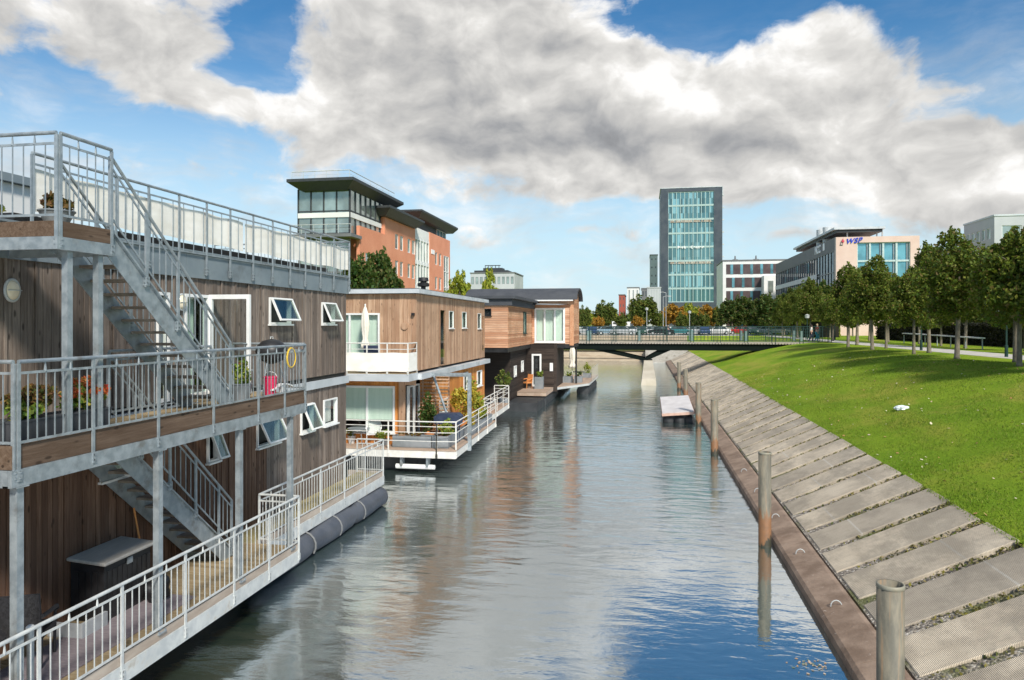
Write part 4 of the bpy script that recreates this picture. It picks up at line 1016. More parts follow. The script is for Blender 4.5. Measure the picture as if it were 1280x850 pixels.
t = thing('short_bollard', (-7.25, 7.9, zl), 'short grey steel post with a white cap behind the lower railing', 'post'); q = at(38, 790, X=-7.25)
t.location = (-7.25, q.y, zl); m = MB(); m.tube([(-7.25, q.y, zl - .2), (-7.25, q.y, 1.86)], .04, 12); m.build('shaft', GALV, t); m = MB(); m.lathe((-7.25, q.y, 1.86), [(.046, -.02), (.05, .01), (.03, .028), (.001, .03)], 14); m.build('cap', FRAMEW, t)
# balcony flower boxes
def flower_box(y0, y1, lab, col, seed):
    t = thing('flower_box', (-7.25, (y0 + y1) / 2, zf), lab, 'flower box', 'flower boxes behind the balcony railing')
    m = MB(); F = Fr((-7.25, y0, zf + .01), (0, 1, 0), (0, 0, 1), (1, 0, 0)); m.prism(Fr((-7.25, y0, zf + .01), (1, 0, 0), (0, 0, 1), (0, -1, 0)), [(-.13, 0), (.13, 0), (.17, .28), (-.17, .28)], -(y1 - y0), 0)
    m.box(-7.43, y0 - .01, zf + .29, -7.07, y1 + .01, zf + .31); m.build('trough', BOXD, t)
    plant_mesh('foliage', LPLANT, 600, (-7.25, (y0 + y1) / 2, zf + .42), (.2, (y1 - y0) / 2, .20), .05, 16, .4, t)
    plant_mesh('flowers', col, 1500, (-7.22, (y0 + y1) / 2 + (y1 - y0) * .06, zf + .56), (.2, (y1 - y0) * .47, .18), .05, 14, .32, t)
flower_box(7.86, 8.62, 'black flower box with orange red blooms by the balcony railing', LRED, 1)
flower_box(7.05, 7.80, 'black flower box with yellow and bronze foliage at the left end of the balcony', LBROWN, 2)
# landing plants
def pot(loc, r, h, mat, leafm, label, n=350, lh=.3, lr=.22, name='potted_plant', lsize=.05, flare=.7, cat='potted plant', group=None):
    t = thing(name, loc, label, cat, group); c = Vector(loc)
    m = MB(); m.lathe(c, [(.001, 0), (r * flare, .0), (r * (flare + 1) / 2 * 1.03, h * .5), (r, h * .93), (r * 1.06, h * .94), (r * 1.06, h), (r * .92, h), (r * .9, h - .04), (.001, h - .04)], 22); m.build('pot', mat, t, smooth='auto')
    plant_mesh('foliage', leafm, n, c + Vector((0, 0, h + lh * .45)), (lr, lr, lh * .6), lsize, 9, .42, t); return t
q = at(75, 266, X=-7.55); t = pot((-7.6, q.y + .0, zp + .02), .21, .26, PLANT, LBROWN, 'round grey bowl with bronze foliage on the top landing', 420, .2, .22, flare=.45)
pot((-8.3, 7.85, zp + .02), .16, .2, BLACK, LPLANT, 'black pot with sprawling green leaves on the top landing', 380, .2, .26)
pot((-8.75, 7.55, 6.76), .16, .25, BLACK, LBROWN, 'bushy plant with rust coloured leaves at the left end of the roof', 500, .5, .26)
# barbecue, red can, hose, plant
t = thing('barbecue', (-7.5, 13.65, zf), 'kettle barbecue under a black cover at the end of the balcony', 'barbecue')
m = MB(); m.lathe((-7.5, 13.65, zf), [(.06, .62), (.24, .70), (.31, .82), (.32, .88), (.29, .99), (.18, 1.09), (.03, 1.13), (.001, 1.13)], 24); m.build('cover', BLACK, t, smooth=True)
for k in range(3):
    a = k * 2.1 + .4; m = MB(); m.tube([(-7.5 + .15 * math.cos(a), 13.65 + .15 * math.sin(a), zf + .7), (-7.5 + .3 * math.cos(a), 13.65 + .3 * math.sin(a), zf + .003)], .013, 7); m.build('leg', GALV, t)
m = MB(); m.tube([(-7.5, 13.60, zf + 1.13), (-7.5, 13.60, zf + 1.17), (-7.5, 13.70, zf + 1.17), (-7.5, 13.70, zf + 1.13)], .01, 6); m.build('handle', GALVL, t)
t = thing('bucket', (-7.2, 13.05, zf), 'crimson plastic bucket standing behind the balcony railing', 'bucket'); m = MB(); m.lathe((-7.2, 13.05, zf + .003), [(.001, 0), (.105, 0), (.13, .38), (.14, .38), (.14, .41), (.125, .41), (.10, .03), (.001, .03)], 22); m.build('pail', PINKP, t, smooth='auto')
m = MB(); m.tube([(-7.2 + .135 * math.cos(a), 13.05, zf + .40 + .10 * math.sin(a)) for a in [math.pi * k / 10 for k in range(11)]], .006, 6); m.build('handle', FRAMEW, t)
m = MB(); hx, hy, hz_ = -6.955, 13.45, zf + .76
for s_ in (0, .012): m.tube([(hx - abs(s_), hy + (.17 + s_) * math.cos(a), hz_ + (.19 + s_) * math.sin(a)) for a in [2 * math.pi * k / 24 for k in range(25)]], .007, 6)
tag(m.build('garden_hose', YEL, off=(hx, hy, hz_)), 'coiled yellow hose hanging on the balcony railing', 'hose')
pot((-7.45, 12.4, zf + .003), .2, .32, PLANT, LPLANT, 'leafy green plant in a grey pot on the balcony near the open door', 600, .62, .25, flare=.8)
pot((-8.1, 13.6, zf + .5), .12, .16, PINKP, LGRN, 'small plant in a crimson pot on the balcony side table', 160, .14, .14)
round_table((-8.1, 13.6, zf + .003), .2, .497, GALV, 'small grey side table at the balcony end', 'side_table')
m = MB(); m.prism(Fr((-7.12, 0, 0), (0, 1, 0), (0, 0, 1), (1, 0, 0)), [(12.95 + .07 * k, zf + .16 + .09 * math.sin(k / 12 * math.pi)) for k in range(13)][::1] + [(12.95 + .07 * k, zf + .135 + .085 * math.sin(k / 12 * math.pi)) for k in range(12, -1, -1)], -.05, .05)
m.box(-7.15, 13.3, zf, -7.09, 13.4, zf + .22); tag(m.build('plant_shelf', FRAMEW, off=(-7.12, 13.3, zf)), 'curved white plastic shelf behind the balcony railing', 'shelf')

# white house behind the roof terrace
t = thing('white_house', (-18, 6, 3), 'white flat roofed house with grey eave behind the roof terrace', 'house')
FH = Fr((-14.6, 0, 0), (0, 1, 0), (0, 0, 1), (1, 0, 0)); m = MB(); ops = [(8.2, 9.0, 7.2, 8.1), (10.2, 11.6, 6.6, 8.3), (4.5, 6, 6.9, 8.2), (12.9, 14.0, 7.2, 8.3)]
m.panel(FH, -4, 15.2, 3.0, 8.82, ops, -.3, 0); m.box(-24, -4, 3, -23.7, 15.2, 8.82); m.box(-23.7, -4, 3, -14.91, -3.7, 8.82); m.box(-23.7, 14.9, 3, -14.91, 15.2, 8.82); m.build('wall', WHITEW, t)
for o_ in ops: window(t, FH, *o_, back=None, glassm=GDARK, frame=FRAMEW)
bx('roof', FASC, t, -24.3, -4.3, 8.83, -14.45, 15.6, 9.02)

# ================================================================== HOUSEBOAT 2 (warm wood, white balcony)
X2, A2, B2 = -8.5, 26.3, 38.3; z2f, z2m, z2r = .92, 3.72, 6.70
H2 = thing('houseboat', (-10, 30, 0), 'warm brown timber houseboat with white balcony and flat roof, second on the left', 'houseboat')
bx('hull', RUBB, H2, -13.6, 26.2, -1, -8.4, 40, .62)
FS = Fr((X2, 0, 0), (0, 1, 0), (0, 0, 1), (1, 0, 0)); FF = Fr((0, A2, 0), (1, 0, 0), (0, 0, 1), (0, -1, 0))
SU = [(29.55, 30.35, z2m + .05, 6.15), (31.0, 31.75, 5.35, 6.12), (33.3, 34.2, 5.35, 6.12), (36.6, 37.4, 5.3, 6.1), (37.65, 38.15, 4.1, 6.0)]
SLo = [(29.4, 30.9, 1.7, 2.3), (33.6, 34.4, 2.3, 3.2), (36.4, 37.5, 2.3, 3.1)]
FU = [(-12.4, -9.95, z2m + .05, 5.95)]; FL = [(-11.6, -9.35, 1.35, 3.15)]
m = MB(); m.panel(FS, A2 + .01, B2, z2m + .24, z2r - .1, SU, -.25, -.03); m.panel(FS, 28.4, B2, .6, z2m - .1, SLo, -.25, -.03)
m.panel(FF, -13.6, X2 - .26, z2m + .24, z2r - .1, FU, -.25, -.03)
FF2 = Fr((0, 26.32, 0), (1, 0, 0), (0, 0, 1), (0, -1, 0)); m.panel(FF2, -13.6, -9.1, .6, z2m - .1, FL, -.2, -.03)
m.box(-13.6, B2 - .2, .6, X2 - .26, B2, z2r - .1); m.box(-13.6, A2 + .3, .6, -13.4, B2 - .21, z2r - .1); m.build('wall_core', BLACK, H2)
m = MB(); m.panel(FS, A2 + .0, B2, z2m + .02, z2r - .02, SU, -.028, .0, du=.16, jit=.012, gap=.008); m.panel(FF, -13.6, X2 - .03, z2m + .02, z2r - .02, FU, -.028, 0, du=.16, jit=.012, gap=.008); m.build('upper_cladding', WW, H2)
m = MB(); m.panel(FS, 28.4, B2, z2f - .1, z2m - .14, SLo, -.028, 0, du=.15, jit=.012, gap=.008); m.build('lower_cladding', WO, H2); m = MB(); m.panel(FF2, -13.6, -8.95, z2f - .1, z2m - .14, FL, -.028, 0, du=.15, jit=.012, gap=.008); m.build('lower_front_cladding', WO, H2)
m = MB(); m.box(-9.16, 26.20, z2f, -8.92, 26.30, z2m - .1); m.box(-8.918, 26.24, 3.2, X2, 26.30, z2m - .14); m.build('corner_post', WW, H2)
# recess with glass door
for i, y in enumerate((27.0, 27.7)):
    FR_ = Fr((-9.05, 0, 0), (0, 1, 0), (0, 0, 1), (1, 0, 0)); window(H2, FR_, y, y + .68, z2f + .03, 3.1, back=None, glassm=GDARK, fw=.06, name='glass_door', sill=False)
bx('recess_wall', WO, H2, -9.0, 28.38, z2f, X2 - .03, 28.44, z2m - .14)
for i, o_ in enumerate(SU): window(H2, FS, *o_, back=BLACK if i == 0 else CURT, fw=.025, glassm=PANE, frame=WW if i in (0, 4) else FRAMEW, depth=.02, sill=i in (1, 2, 3))
for o_ in SLo: window(H2, FS, *o_, back=CURTW, fw=.05, glassm=PANE)
window(H2, FF, *FU[0], back=CURT, mull=1, fw=.07, glassm=PANE, name='balcony_door'); window(H2, FF2, *FL[0], back=None, mull=1, fw=.08, name='patio_window')
m = MB(); m.lbox(FF2, -11.52, -9.43, 1.85, 3.07, -.04, -.03); m.build('roller_blind', CURT, H2); m = MB(); m.lbox(FF2, -11.6, -9.3, 1.2, 3.2, -1.1, -1.0); m.build('room', BROWNB, H2)
# roof
m = MB(); m.box(-13.9, A2 - .22, z2r, X2 + .2, B2 + .2, z2r + .16); m.build('roof', FASCL, H2)
bx('roof_felt', FELT, H2, -13.8, A2 - .15, z2r + .161, X2 + .12, B2 + .12, z2r + .19)
m = MB(); m.lathe((-8.9, 28.5, z2r + .18), [(.10, 0), (.10, .18), (.24, .2), (.25, .32), (.13, .36), (.13, .4), (.22, .42), (.2, .56), (.001, .58)], 16); m.build('roof_vent', BLACK, H2, smooth='auto')
m = MB(); m.tube([FF(-8.95, 5.45, 0), FF(-8.95, 5.45, .06)], .14, 18); m.build('wall_vent', WW, H2)
m = MB(); m.lbox(FF, -8.66, -8.55, 5.85, 5.95, 0, .12); m.build('camera_lamp', BLACK, H2)
# mid fascia / balcony
m = MB(); m.box(-13.6, 25.15, 3.42, -8.40, 26.26, 3.64); m.box(-13.6, 26.263, 3.42, -8.27, B2 + .4, 3.64); m.box(-13.6, 25.2, 3.643, -8.42, 26.25, 3.69); m.build('mid_fascia', FASCL, H2)
planks_x('balcony_floor', -13.5, -8.44, 25.2, 26.27, 3.72, parent=H2)
railing(H2, (-13.2, 25.2, 3.7), (-8.46, 25.2, 3.7), 1.12, RAILW, bal=None, npost=7, drop=.03, mids=(.72, .9), pw=.05)
railing(H2, (-8.46, 25.2, 3.7), (-8.46, 26.25, 3.7), 1.12, RAILW, bal=None, npost=2, drop=.03, mids=(.72, .9), pw=.05)
m = MB(); ny = 60
b0 = []
for i in range(ny + 1):
    u = -13.2 + 4.78 * i / ny; b0.append([len(m.v), len(m.v) + 1, len(m.v) + 2]); s_ = .012 * math.sin(u * 9)
    for k, z in enumerate((3.78, 4.15, 4.47)): m.v.append(Vector((u, 25.16 + s_ * (k - 1), z + .01 * math.sin(u * 4))))
for i in range(ny):
    for k in range(2): m.f.append([b0[i][k], b0[i + 1][k], b0[i + 1][k + 1], b0[i][k + 1]]); m.m.append(0)
m.box(-8.435, 25.17, 3.78, -8.43, 26.2, 4.47); m.build('balcony_screen', FABW, H2)
# deck
def deck_poly(parent, pts, z, name='deck', th=.32, beam=RAILW, top=DECK2):
    F = WORLD; m = MB(); m.prism(F, pts, z - .05, z); d_ = m.build(name, top, parent)
    c = Vector((sum(p[0] for p in pts) / len(pts), sum(p[1] for p in pts) / len(pts), 0))
    m = MB(); ins = [((p[0] - c.x) * .995 + c.x, (p[1] - c.y) * .995 + c.y) for p in pts]; m.prism(F, ins, z - th, z - .053); m.build('deck_beam', beam, parent); return d_
pa = [(-13.6, 25.45), (-6.72, 25.45), (-6.95, 33.8), (-13.6, 33.8)]; deck_poly(H2, pa, z2f); deck_poly(H2, [(-8.6, 33.85), (-7.55, 33.85), (-7.75, 41.5), (-8.6, 41.5)], z2f)
def rail2(A, B, n, **k): return railing(H2, A, B, 1.02, RAILW, bal=None, npost=n, drop=.32, mids=(.30, .62, .84), pw=.05, top_r=.022, name='deck_railing')
rail2((-13.0, 25.45, z2f), (-7.45, 25.45, z2f), 4); rail2((-7.45, 25.45, z2f), (-6.74, 25.55, z2f), 2); rail2((-6.74, 25.6, z2f), (-6.93, 33.7, z2f), 5); rail2((-7.57, 33.9, z2f), (-7.75, 41.4, z2f), 5); rail2((-7.75, 41.45, z2f), (-8.6, 41.45, z2f), 2)
rail2((-6.95, 33.78, z2f), (-7.5, 33.78, z2f), 2)
# portal frame
m = MB(); yq = 27.6; m.box(-8.4, yq - .05, 3.46, -6.66, yq + .05, 3.60); m.box(-6.80, yq - .06, .55, -6.66, yq + .06, 3.457); m.build('portal_frame', GALV, H2)
# slatted trellis with leaning pipe ladder
m = MB()
for i in range(17): m.box(-8.95, 28.30, 1.15 + i * .14, -7.75, 28.33, 1.21 + i * .14)
for x in (-8.9, -8.35, -7.8): m.box(x, 28.33, .95, x + .05, 28.37, 3.4)
m.build('trellis', WW, H2); m = MB(); m.tube([(-8.35, 27.9, 3.6), (-7.35, 27.7, 1.05)], .05, 10); m.build('pipe', GALV, H2)
for x in (-8.9, -7.9): m = MB(); m.box(x, 25.6, .25, x + .08, 25.9, .6); m.build('bracket', GALV, H2)
m = MB(); m.tube([(-9.1, 25.75, .22), (-7.6, 25.75, .22)], .09, 10); tag(m.build('boat_fender', FRAMEW, off=(-8.3, 25.75, .2)), 'pale tube fender floating under the front of the brown houseboat deck', 'fender')
# things on its deck
def zplanter(x0, y0, x1, y1, h, lab, leafm=LPLANT, n=500, lh=.35, z=z2f):
    t = thing('planter', ((x0 + x1) / 2, (y0 + y1) / 2, z), lab, 'planter'); m = MB(); th = .03
    m.box(x0, y0, z + .002, x1, y0 + th, z + h); m.box(x0, y1 - th, z + .002, x1, y1, z + h); m.box(x0, y0 + th, z + .002, x0 + th, y1 - th, z + h); m.box(x1 - th, y0 + th, z + .002, x1, y1 - th, z + h); m.build('box', PLANT, t)
    bx('soil', SOIL, t, x0 + th, y0 + th, z + .01, x1 - th, y1 - th, z + h - .06)
    if n: plant_mesh('foliage', leafm, n, ((x0 + x1) / 2, (y0 + y1) / 2, z + h + lh * .3), ((x1 - x0) / 2 * 1.05, (y1 - y0) / 2 * 1.05, lh * .7), .06, 14, .3, t)
    return t
zplanter(-9.25, 25.75, -7.75, 26.25, .42, 'long grey planter with dark soil at the front of the brown houseboat deck', LBROWN, 120, .12)
zplanter(-7.7, 25.75, -7.1, 28.2, .45, 'long grey planter with low green plants beside the corner of the deck railing', LPLANT, 700, .5)
zplanter(-7.35, 28.7, -6.95, 30.6, .4, 'grey planter overflowing with yellow green plants behind the side railing', LYEL, 700, .6)
zplanter(-7.4, 31.0, -7.0, 33.2, .4, 'grey planter with bright green plants further along the side railing', LLIM, 700, .6)
pot((-7.7, 30.6, z2f), .22, .35, TERRA, LYEL, 'tall bushy yellow shrub against the orange wall of the second houseboat', 1500, 1.9, .62, lsize=.08)
pot((-7.9, 33.0, z2f), .22, .35, PLANT, LLIM, 'tall green shrub near the far end of the orange wall', 1300, 1.6, .55, lsize=.08)
pot((-8.3, 27.4, z2f), .22, .35, TERRA, LGRN, 'dark green climber in front of the slatted trellis', 1200, 1.5, .5, lsize=.07)
t = thing('grill_cart', (-7.35, 27.3, z2f), 'grill cart under a navy blue cover on the second houseboat deck', 'grill'); m = MB(); m.prism(Fr((0, 27.0, 0), (1, 0, 0), (0, 0, 1), (0, -1, 0)), [(-8.0, 1.65), (-6.98, 1.65), (-6.95, 1.95), (-7.1, 2.06), (-7.85, 2.04), (-8.02, 1.92)], -.5, 0); m.build('cover', NAVY, t)
for x in (-7.9, -7.1):
    for y in (27.06, 27.44): m = MB(); m.tube([(x, y, z2f + .003), (x, y, 1.65)], .025, 7); m.build('leg', NAVY, t)
round_table((-10.75, 26.15, z2f), .42, .62, PLANT, 'small round grey table in front of the patio window')
chair((-10.2, 26.3, z2f), R(20), 'pale garden chair in front of the patio window', FRAMEW, name='garden_chair')
pot((-11.1, 26.3, z2f), .16, .3, FRAMEW, LPLANT, 'green plant in a white pot left of the garden chair', 300, .35, .24); pot((-9.7, 26.2, z2f), .18, .25, PLANT, LPLANT, 'spreading green plant right of the garden chair', 400, .35, .36)
def parasol(loc, h, r, label, pitch=.0, mat=FABC):
    t = thing('closed_parasol', loc, label, 'parasol'); c = Vector(loc)
    m = MB(); m.tube([c, c + Vector((0, 0, h))], .022, 8); m.build('pole', FRAMEW, t); n = 20; m = MB()
    prof = [(.5, .35 * h), (1.05, .36 * h), (1.0, .42 * h), (.55, .5 * h), (.8, .62 * h), (.95, .72 * h), (.75, .86 * h), (.4, .95 * h), (.05, 1.01 * h)]
    b0 = []
    for k, (q, z) in enumerate(prof): b0.append(len(m.v)); m.v += [c + Vector((r * q * (1 + .22 * math.sin(5 * a + k * .3)) * math.cos(a), r * q * (1 + .22 * math.sin(5 * a + k * .3)) * math.sin(a), z)) for a in [2 * math.pi * i / n for i in range(n)]]
    for i in range(len(prof) - 1):
        for k in range(n): m.f.append([b0[i] + k, b0[i] + (k + 1) % n, b0[i + 1] + (k + 1) % n, b0[i + 1] + k]); m.m.append(0)
    m.build('canopy', mat, t, smooth=True); m = MB(); m.lathe(c + Vector((0, 0, h)), [(.03, 0), (.035, .04), (.001, .08)], 8); m.build('finial', FRAMEW, t)
    m = MB(); m.lathe(c, [(.001, .003), (.25, .003), (.25, .05), (.05, .07)], 18); m.build('base', PLANT, t)
q = at(456.5, 420, Y=25.75); parasol((q.x, 25.75, 3.72), 2.5, .15, 'closed cream parasol on the white balcony of the second houseboat')
chair((-10.05, 25.8, 3.72), R(190), 'dark blue deck chair on the white balcony beside the glass door', NAVY, name='deck_chair')

# ================================================================== HOUSEBOAT 3 (cedar over black, barrel roof)
H3 = thing('houseboat', (-10, 50, 0), 'cedar clad houseboat with black lower storey and curved dark roof, third on the left', 'houseboat')
XS, YS, YW = -8.15, 43.4, 53.0; XR = -5.05; z3m = EYE - 1.42
bx('hull', RUBB, H3, -13.6, 45, -1, -6.6, 66, .55)
FS3 = Fr((XS, 0, 0), (0, 1, 0), (0, 0, 1), (1, 0, 0)); FF3 = Fr((0, YS, 0), (1, 0, 0), (0, 0, 1), (0, -1, 0)); FG3 = Fr((0, YW, 0), (1, 0, 0), (0, 0, 1), (0, -1, 0)); FR3 = Fr((XR, 0, 0), (0, 1, 0), (0, 0, 1), (1, 0, 0))
z3b = 6.68
WS = [(49.0, 50.2, 4.9, 6.4)]; WF = [(-11.6, -9.2, 6.05, 6.5)]; WGm = [(-7.95, -5.68, z3m + .1, 6.75)]
m = MB(); m.panel(FS3, YS, YW - .1, z3m, z3b, WS, -.25, -.03); m.panel(FF3, -13.6, XS - .26, z3m, z3b, WF, -.25, -.03); m.panel(FG3, XS - .3, XR - .26, z3m, 7.35, WGm, -.25, -.03); m.box(XR - .25, YW + .03, z3m, XR - .03, 57.5, 7.6); m.box(-13.6, 57.5, .5, -6.3, 57.7, 7.6); m.box(-6.3, 57.5, z3m, XR - .03, 57.7, 7.6)
m.box(-13.6, YS + .3, .5, -13.4, 57.5, z3b); m.build('wall_core', BLACK, H3)
m = MB(); m.panel(FS3, YS, YW - .03, z3m, z3b, WS, -.028, 0, dv=.14, jit=.010, gap=.01); m.build('side_cladding', WH, H3)
m = MB(); m.panel(FF3, -13.6, XS - .03, z3m, z3b, WF, -.028, 0, dv=.14, jit=.01, gap=.01); m.build('front_cladding', WHX, H3); m = MB(); m.panel(FG3, XS + .02, XR, z3m, 7.35, WGm, -.028, 0, dv=.14, jit=.01, gap=.01); m.build('wing_cladding', WHX, H3)
m = MB(); m.panel(FR3, YW + .01, 57.6, z3m, 7.35, [], -.028, 0, dv=.14, jit=.01, gap=.01); m.build('end_cladding', WH, H3)
m = MB(); m.lbox(FG3, XR - .28, XR + .02, z3m - .1, 7.35, .002, .05); m.build('corner_board', WH, H3)
window(H3, FS3, *WS[0], back=CURT, glassm=PANE, fw=.08, frame=GREENP); window(H3, FF3, *WF[0], back=BLACK, glassm=PANE, fw=.04, frame=BLACK)
window(H3, FG3, *WGm[0], back=CURT, mull=2, glassm=PANE, fw=.14)
bx('band', FELT, H3, -13.7, YS - .12, z3b + .003, XS + .25, YW - .05, z3b + .42)
bx('block_roof', FELT, H3, -13.9, YS - .3, z3b + .425, XS + .5, YW - .02, z3b + .60)
# lower storey (black)
FB = Fr((0, 52.6, 0), (1, 0, 0), (0, 0, 1), (0, -1, 0)); FBS = Fr((-8.5, 0, 0), (0, 1, 0), (0, 0, 1), (1, 0, 0)); dr = [(-8.1, -7.38, .95, 3.35), ]
sw = [(47.3, 48.2, 2.0, 2.75), (50.2, 51.1, 2.15, 2.95)]
m = MB(); m.panel(FB, -8.5, -6.45, .6, z3m - .03, dr, -.028, 0, dv=.15, jit=.012, gap=.01); m.panel(FBS, 46, 52.6, .6, z3m - .03, sw, -.028, 0, dv=.15, jit=.012, gap=.01)
m.box(-13.6, 46, .5, -8.53, 46.2, z3m - .03); m.box(-8.75, 47.2, .5, -8.54, 56, 4.0) if False else None
m.box(-6.45, 52.6, .6, -6.25, 57.4, z3m - .03); m.box(-13.3, 53.6, .6, -6.46, 53.7, z3m - .03)
m.build('black_cladding', WB, H3)
window(H3, FB, *dr[0], back=BLACK, glassm=PANE, fw=.13, name='tall_window', sill=False)
for o_ in sw: window(H3, FBS, *o_, back=CURTW, glassm=PANE, fw=.12, sill=False)
bx('upper_floor', BLACK, H3, -13.6, YS + .05, z3m - .28, XS - .03, 57.3, z3m - .003); bx('wing_floor', BLACK, H3, XS - .02, YW - .0, z3m - .28, XR - .02, 57.3, z3m - .003)
m = MB(); m.lbox(FB, -6.75, -6.52, 2.1, 2.7, .003, .1); m.build('wall_lantern', FRAMEW, H3)
for x, y in ((-5.15, 56.2), (-12, 44.2)): m = MB(); m.tube([(x, y, .92 if x > -8 else .5), (x, y, z3m - .28)], .07, 8); m.build('column', BLACK, H3)
# barrel roof, axis along x
m = MB(); xs0, xs1 = -13.2, -4.75; yc, hw, z0 = 55.2, 2.6, 7.35
arc = [(hw * math.cos(a), .95 * math.sin(a)) for a in [math.pi * k / 16 for k in range(17)]]
outer = [(yc + u * 1.0, z0 + v) for u, v in arc]; inner = [(yc + u * .93, z0 + v * .86) for u, v in arc][::-1]
m.prism(Fr((0, 0, 0), (0, 1, 0), (0, 0, 1), (1, 0, 0)), outer + inner, xs0, xs1); m.build('barrel_roof', FELT, H3, smooth='auto')
m = MB(); m.prism(Fr((0, 0, 0), (0, 1, 0), (0, 0, 1), (1, 0, 0)), [(yc + u * .92, z0 + v * .85) for u, v in arc], XR - .2, XR - .02); m.build('gable', WH, H3)
bx('eave_board', FRAMEW, H3, xs0, yc - hw - .06, z0 - .10, xs1 - .3, yc - hw + .04, z0 - .01)
m = MB(); m.add([(-8.2, YW - .05, 7.05), (-5.4, YW - .05, 6.98), (-6.0, YW - 1.0, 6.92), (-7.9, YW - 1.0, 6.95)], [(0, 1, 2, 3)]); m.add([(-8.2, YW - .05, 7.10), (-5.4, YW - .05, 7.03), (-6.0, YW - 1.0, 6.97), (-7.9, YW - 1.0, 7.0)], [(0, 1, 2, 3)]); m.build('canopy', FASCL, H3)
# decks, floats
deck_poly(H3, [(-9.7, 48.6), (-6.5, 48.6), (-6.5, 56.5), (-8.4, 56.5)], .92, th=.28, beam=M('deck_edge_wood', (.38, .27, .2), (.46, .36, .28), rough=.8))
deck_poly(H3, [(-6.45, 52.6), (-4.2, 57.2), (-4.05, 66), (-6.45, 66)], .92, th=.22, beam=GALVL)
for (x0_, y0_, x1_, y1_) in ((-9.0, 48.7, -9.0, 56), (-7.0, 48.7, -7.0, 56), (-4.75, 57.3, -4.6, 65.5)):
    m = MB(); m.tube([(x0_, y0_, .2), (x0_, y0_ + .05, .2), (x1_, y1_, .2)], [.3, .48, .48], 18); m.build('float', RUBB, H3, smooth='auto')
def rail3(A, B, n): return railing(H3, A, B, 1.05, M_RAIL3, bal=.5, npost=n, drop=.1, mids=(.1,), pw=.05, top_r=.02, name='deck_railing')
M_RAIL3 = M('worn_grey_timber_rail', (.36, .34, .30), (.46, .44, .4), rough=.8)
rail3((-6.5, 52.7, .92), (-6.5, 56.4, .92), 5); rail3((-4.1, 59, .92), (-4.05, 65.8, .92), 8)
for px in (626.5, 652.5): q = at(px, 486, z=.92); m = MB(); m.tube([(q.x, 49.0, .9), (q.x, 49.0, 2.0)], .03, 8); m.build('mooring_pin', GALV, H3)
def zp3(x, y, s_, h, lab, lm, n=350, lh=.5): zplanter(x - s_ / 2, y - s_ / 2, x + s_ / 2, y + s_ / 2, h, lab, lm, n, lh, z=.92)
q = at(639, 488, z=.92); zp3(q.x, q.y + .6, .45, .5, 'pale grey cube planter with a yellow bush at the left of the cedar houseboat deck', LYEL, 350, .7)
q = at(672, 487, z=.92); zp3(q.x, q.y + .8, .6, .85, 'tall blue grey planter with broad green leaves on the cedar houseboat deck', LPLANT, 500, .6)
for i, (px, lm, lb) in enumerate(((701, LGRN, 'blue grey planter with clipped green plant, left of three on the far deck'), (711, LPLANT, 'blue grey planter with light green plant, middle of three on the far deck'), (723, LGRN, 'blue grey planter with bushy plant beneath the closed parasol'))):
    q = at(px, 478, z=.92); zp3(q.x, q.y, .62, .5, lb, lm, 300, .45)
q = at(733, 474, z=.92); zp3(q.x - .1, q.y + 2, .7, .4, 'planter with tall yellow green shrub at the far end of the cedar houseboat deck', LLIM, 600, 1.2)
q = at(722, 470, z=.92); parasol((q.x, 59.5, .92), 2.9, .27, 'closed off white parasol on the far deck by the black wall')
q = at(656, 487, z=.92); chair((q.x, q.y + 1.0, .92), R(-40), 'orange deck lounger in front of the black wall', TERRA, name='lounge_chair'); round_table((q.x + .9, q.y + 1.2, .92), .3, .55, BLACK, 'small black table beside the orange lounger')
round_table((-4.6 - .6, 59.0, .92), .5, .74, BLACK, 'black table behind the planters on the far deck')
t = thing('garden_tree', (-8.2, 42.3, .92), 'small leafy tree in a pot between the second and third houseboats', 'potted tree'); m = MB(); m.lathe((-8.2, 42.3, .60), [(.001, 0), (.22, 0), (.3, .5), (.24, .5), (.001, .45)], 16); m.build('pot', PLANT, t); m = MB(); m.tube([(-8.2, 42.3, 1.0), (-8.15, 42.3, 1.8), (-8.1, 42.3, 2.6)], .03, 6); m.build('trunk', BARK, t); plant_mesh('foliage', LMID, 600, (-8.1, 42.3, 2.3), (.6, .6, .9), .09, 12, .35, t)

# ================================================================== TREES
tree_proto('row_a', 6.1, 4.4, 1.9, LDARK, 15000, .105, .11, .62, 64); tree_proto('row_bb', 6.5, 4.9, 2.1, LDARK, 16500, .105, .12, .55, 72); tree_proto('row_ccc', 5.7, 4.2, 1.8, LDARK, 13500, .105, .10, .68, 54)
tree_proto('far_green', 7.0, 5.5, 1.6, LMID, 5200, .30, .13, .2, 44); tree_proto('far_dark', 8, 6.0, 1.5, LGRN, 6500, .28, .15, .3, 44)
tree_proto('autumn', 5.4, 4.6, 1.5, LORA, 3600, .30, .11, .1, 36); tree_proto('lime', 6, 5, 1.4, LLIM, 4000, .28, .12, .2, 36)
G1 = 'clipped park trees standing in rows along the path'
rowA = [(15.7, 29.3), (16.9, 32.2), (15.7, 33.9), (16.6, 36.2), (15.9, 40.6), (15.9, 46.6), (17.2, 47.9), (15.8, 54.2), (17.2, 55.8), (16.0, 61), (17.6, 64.5), (19.4, 70.8)]
ks = ['row_a', 'row_bb', 'row_ccc']
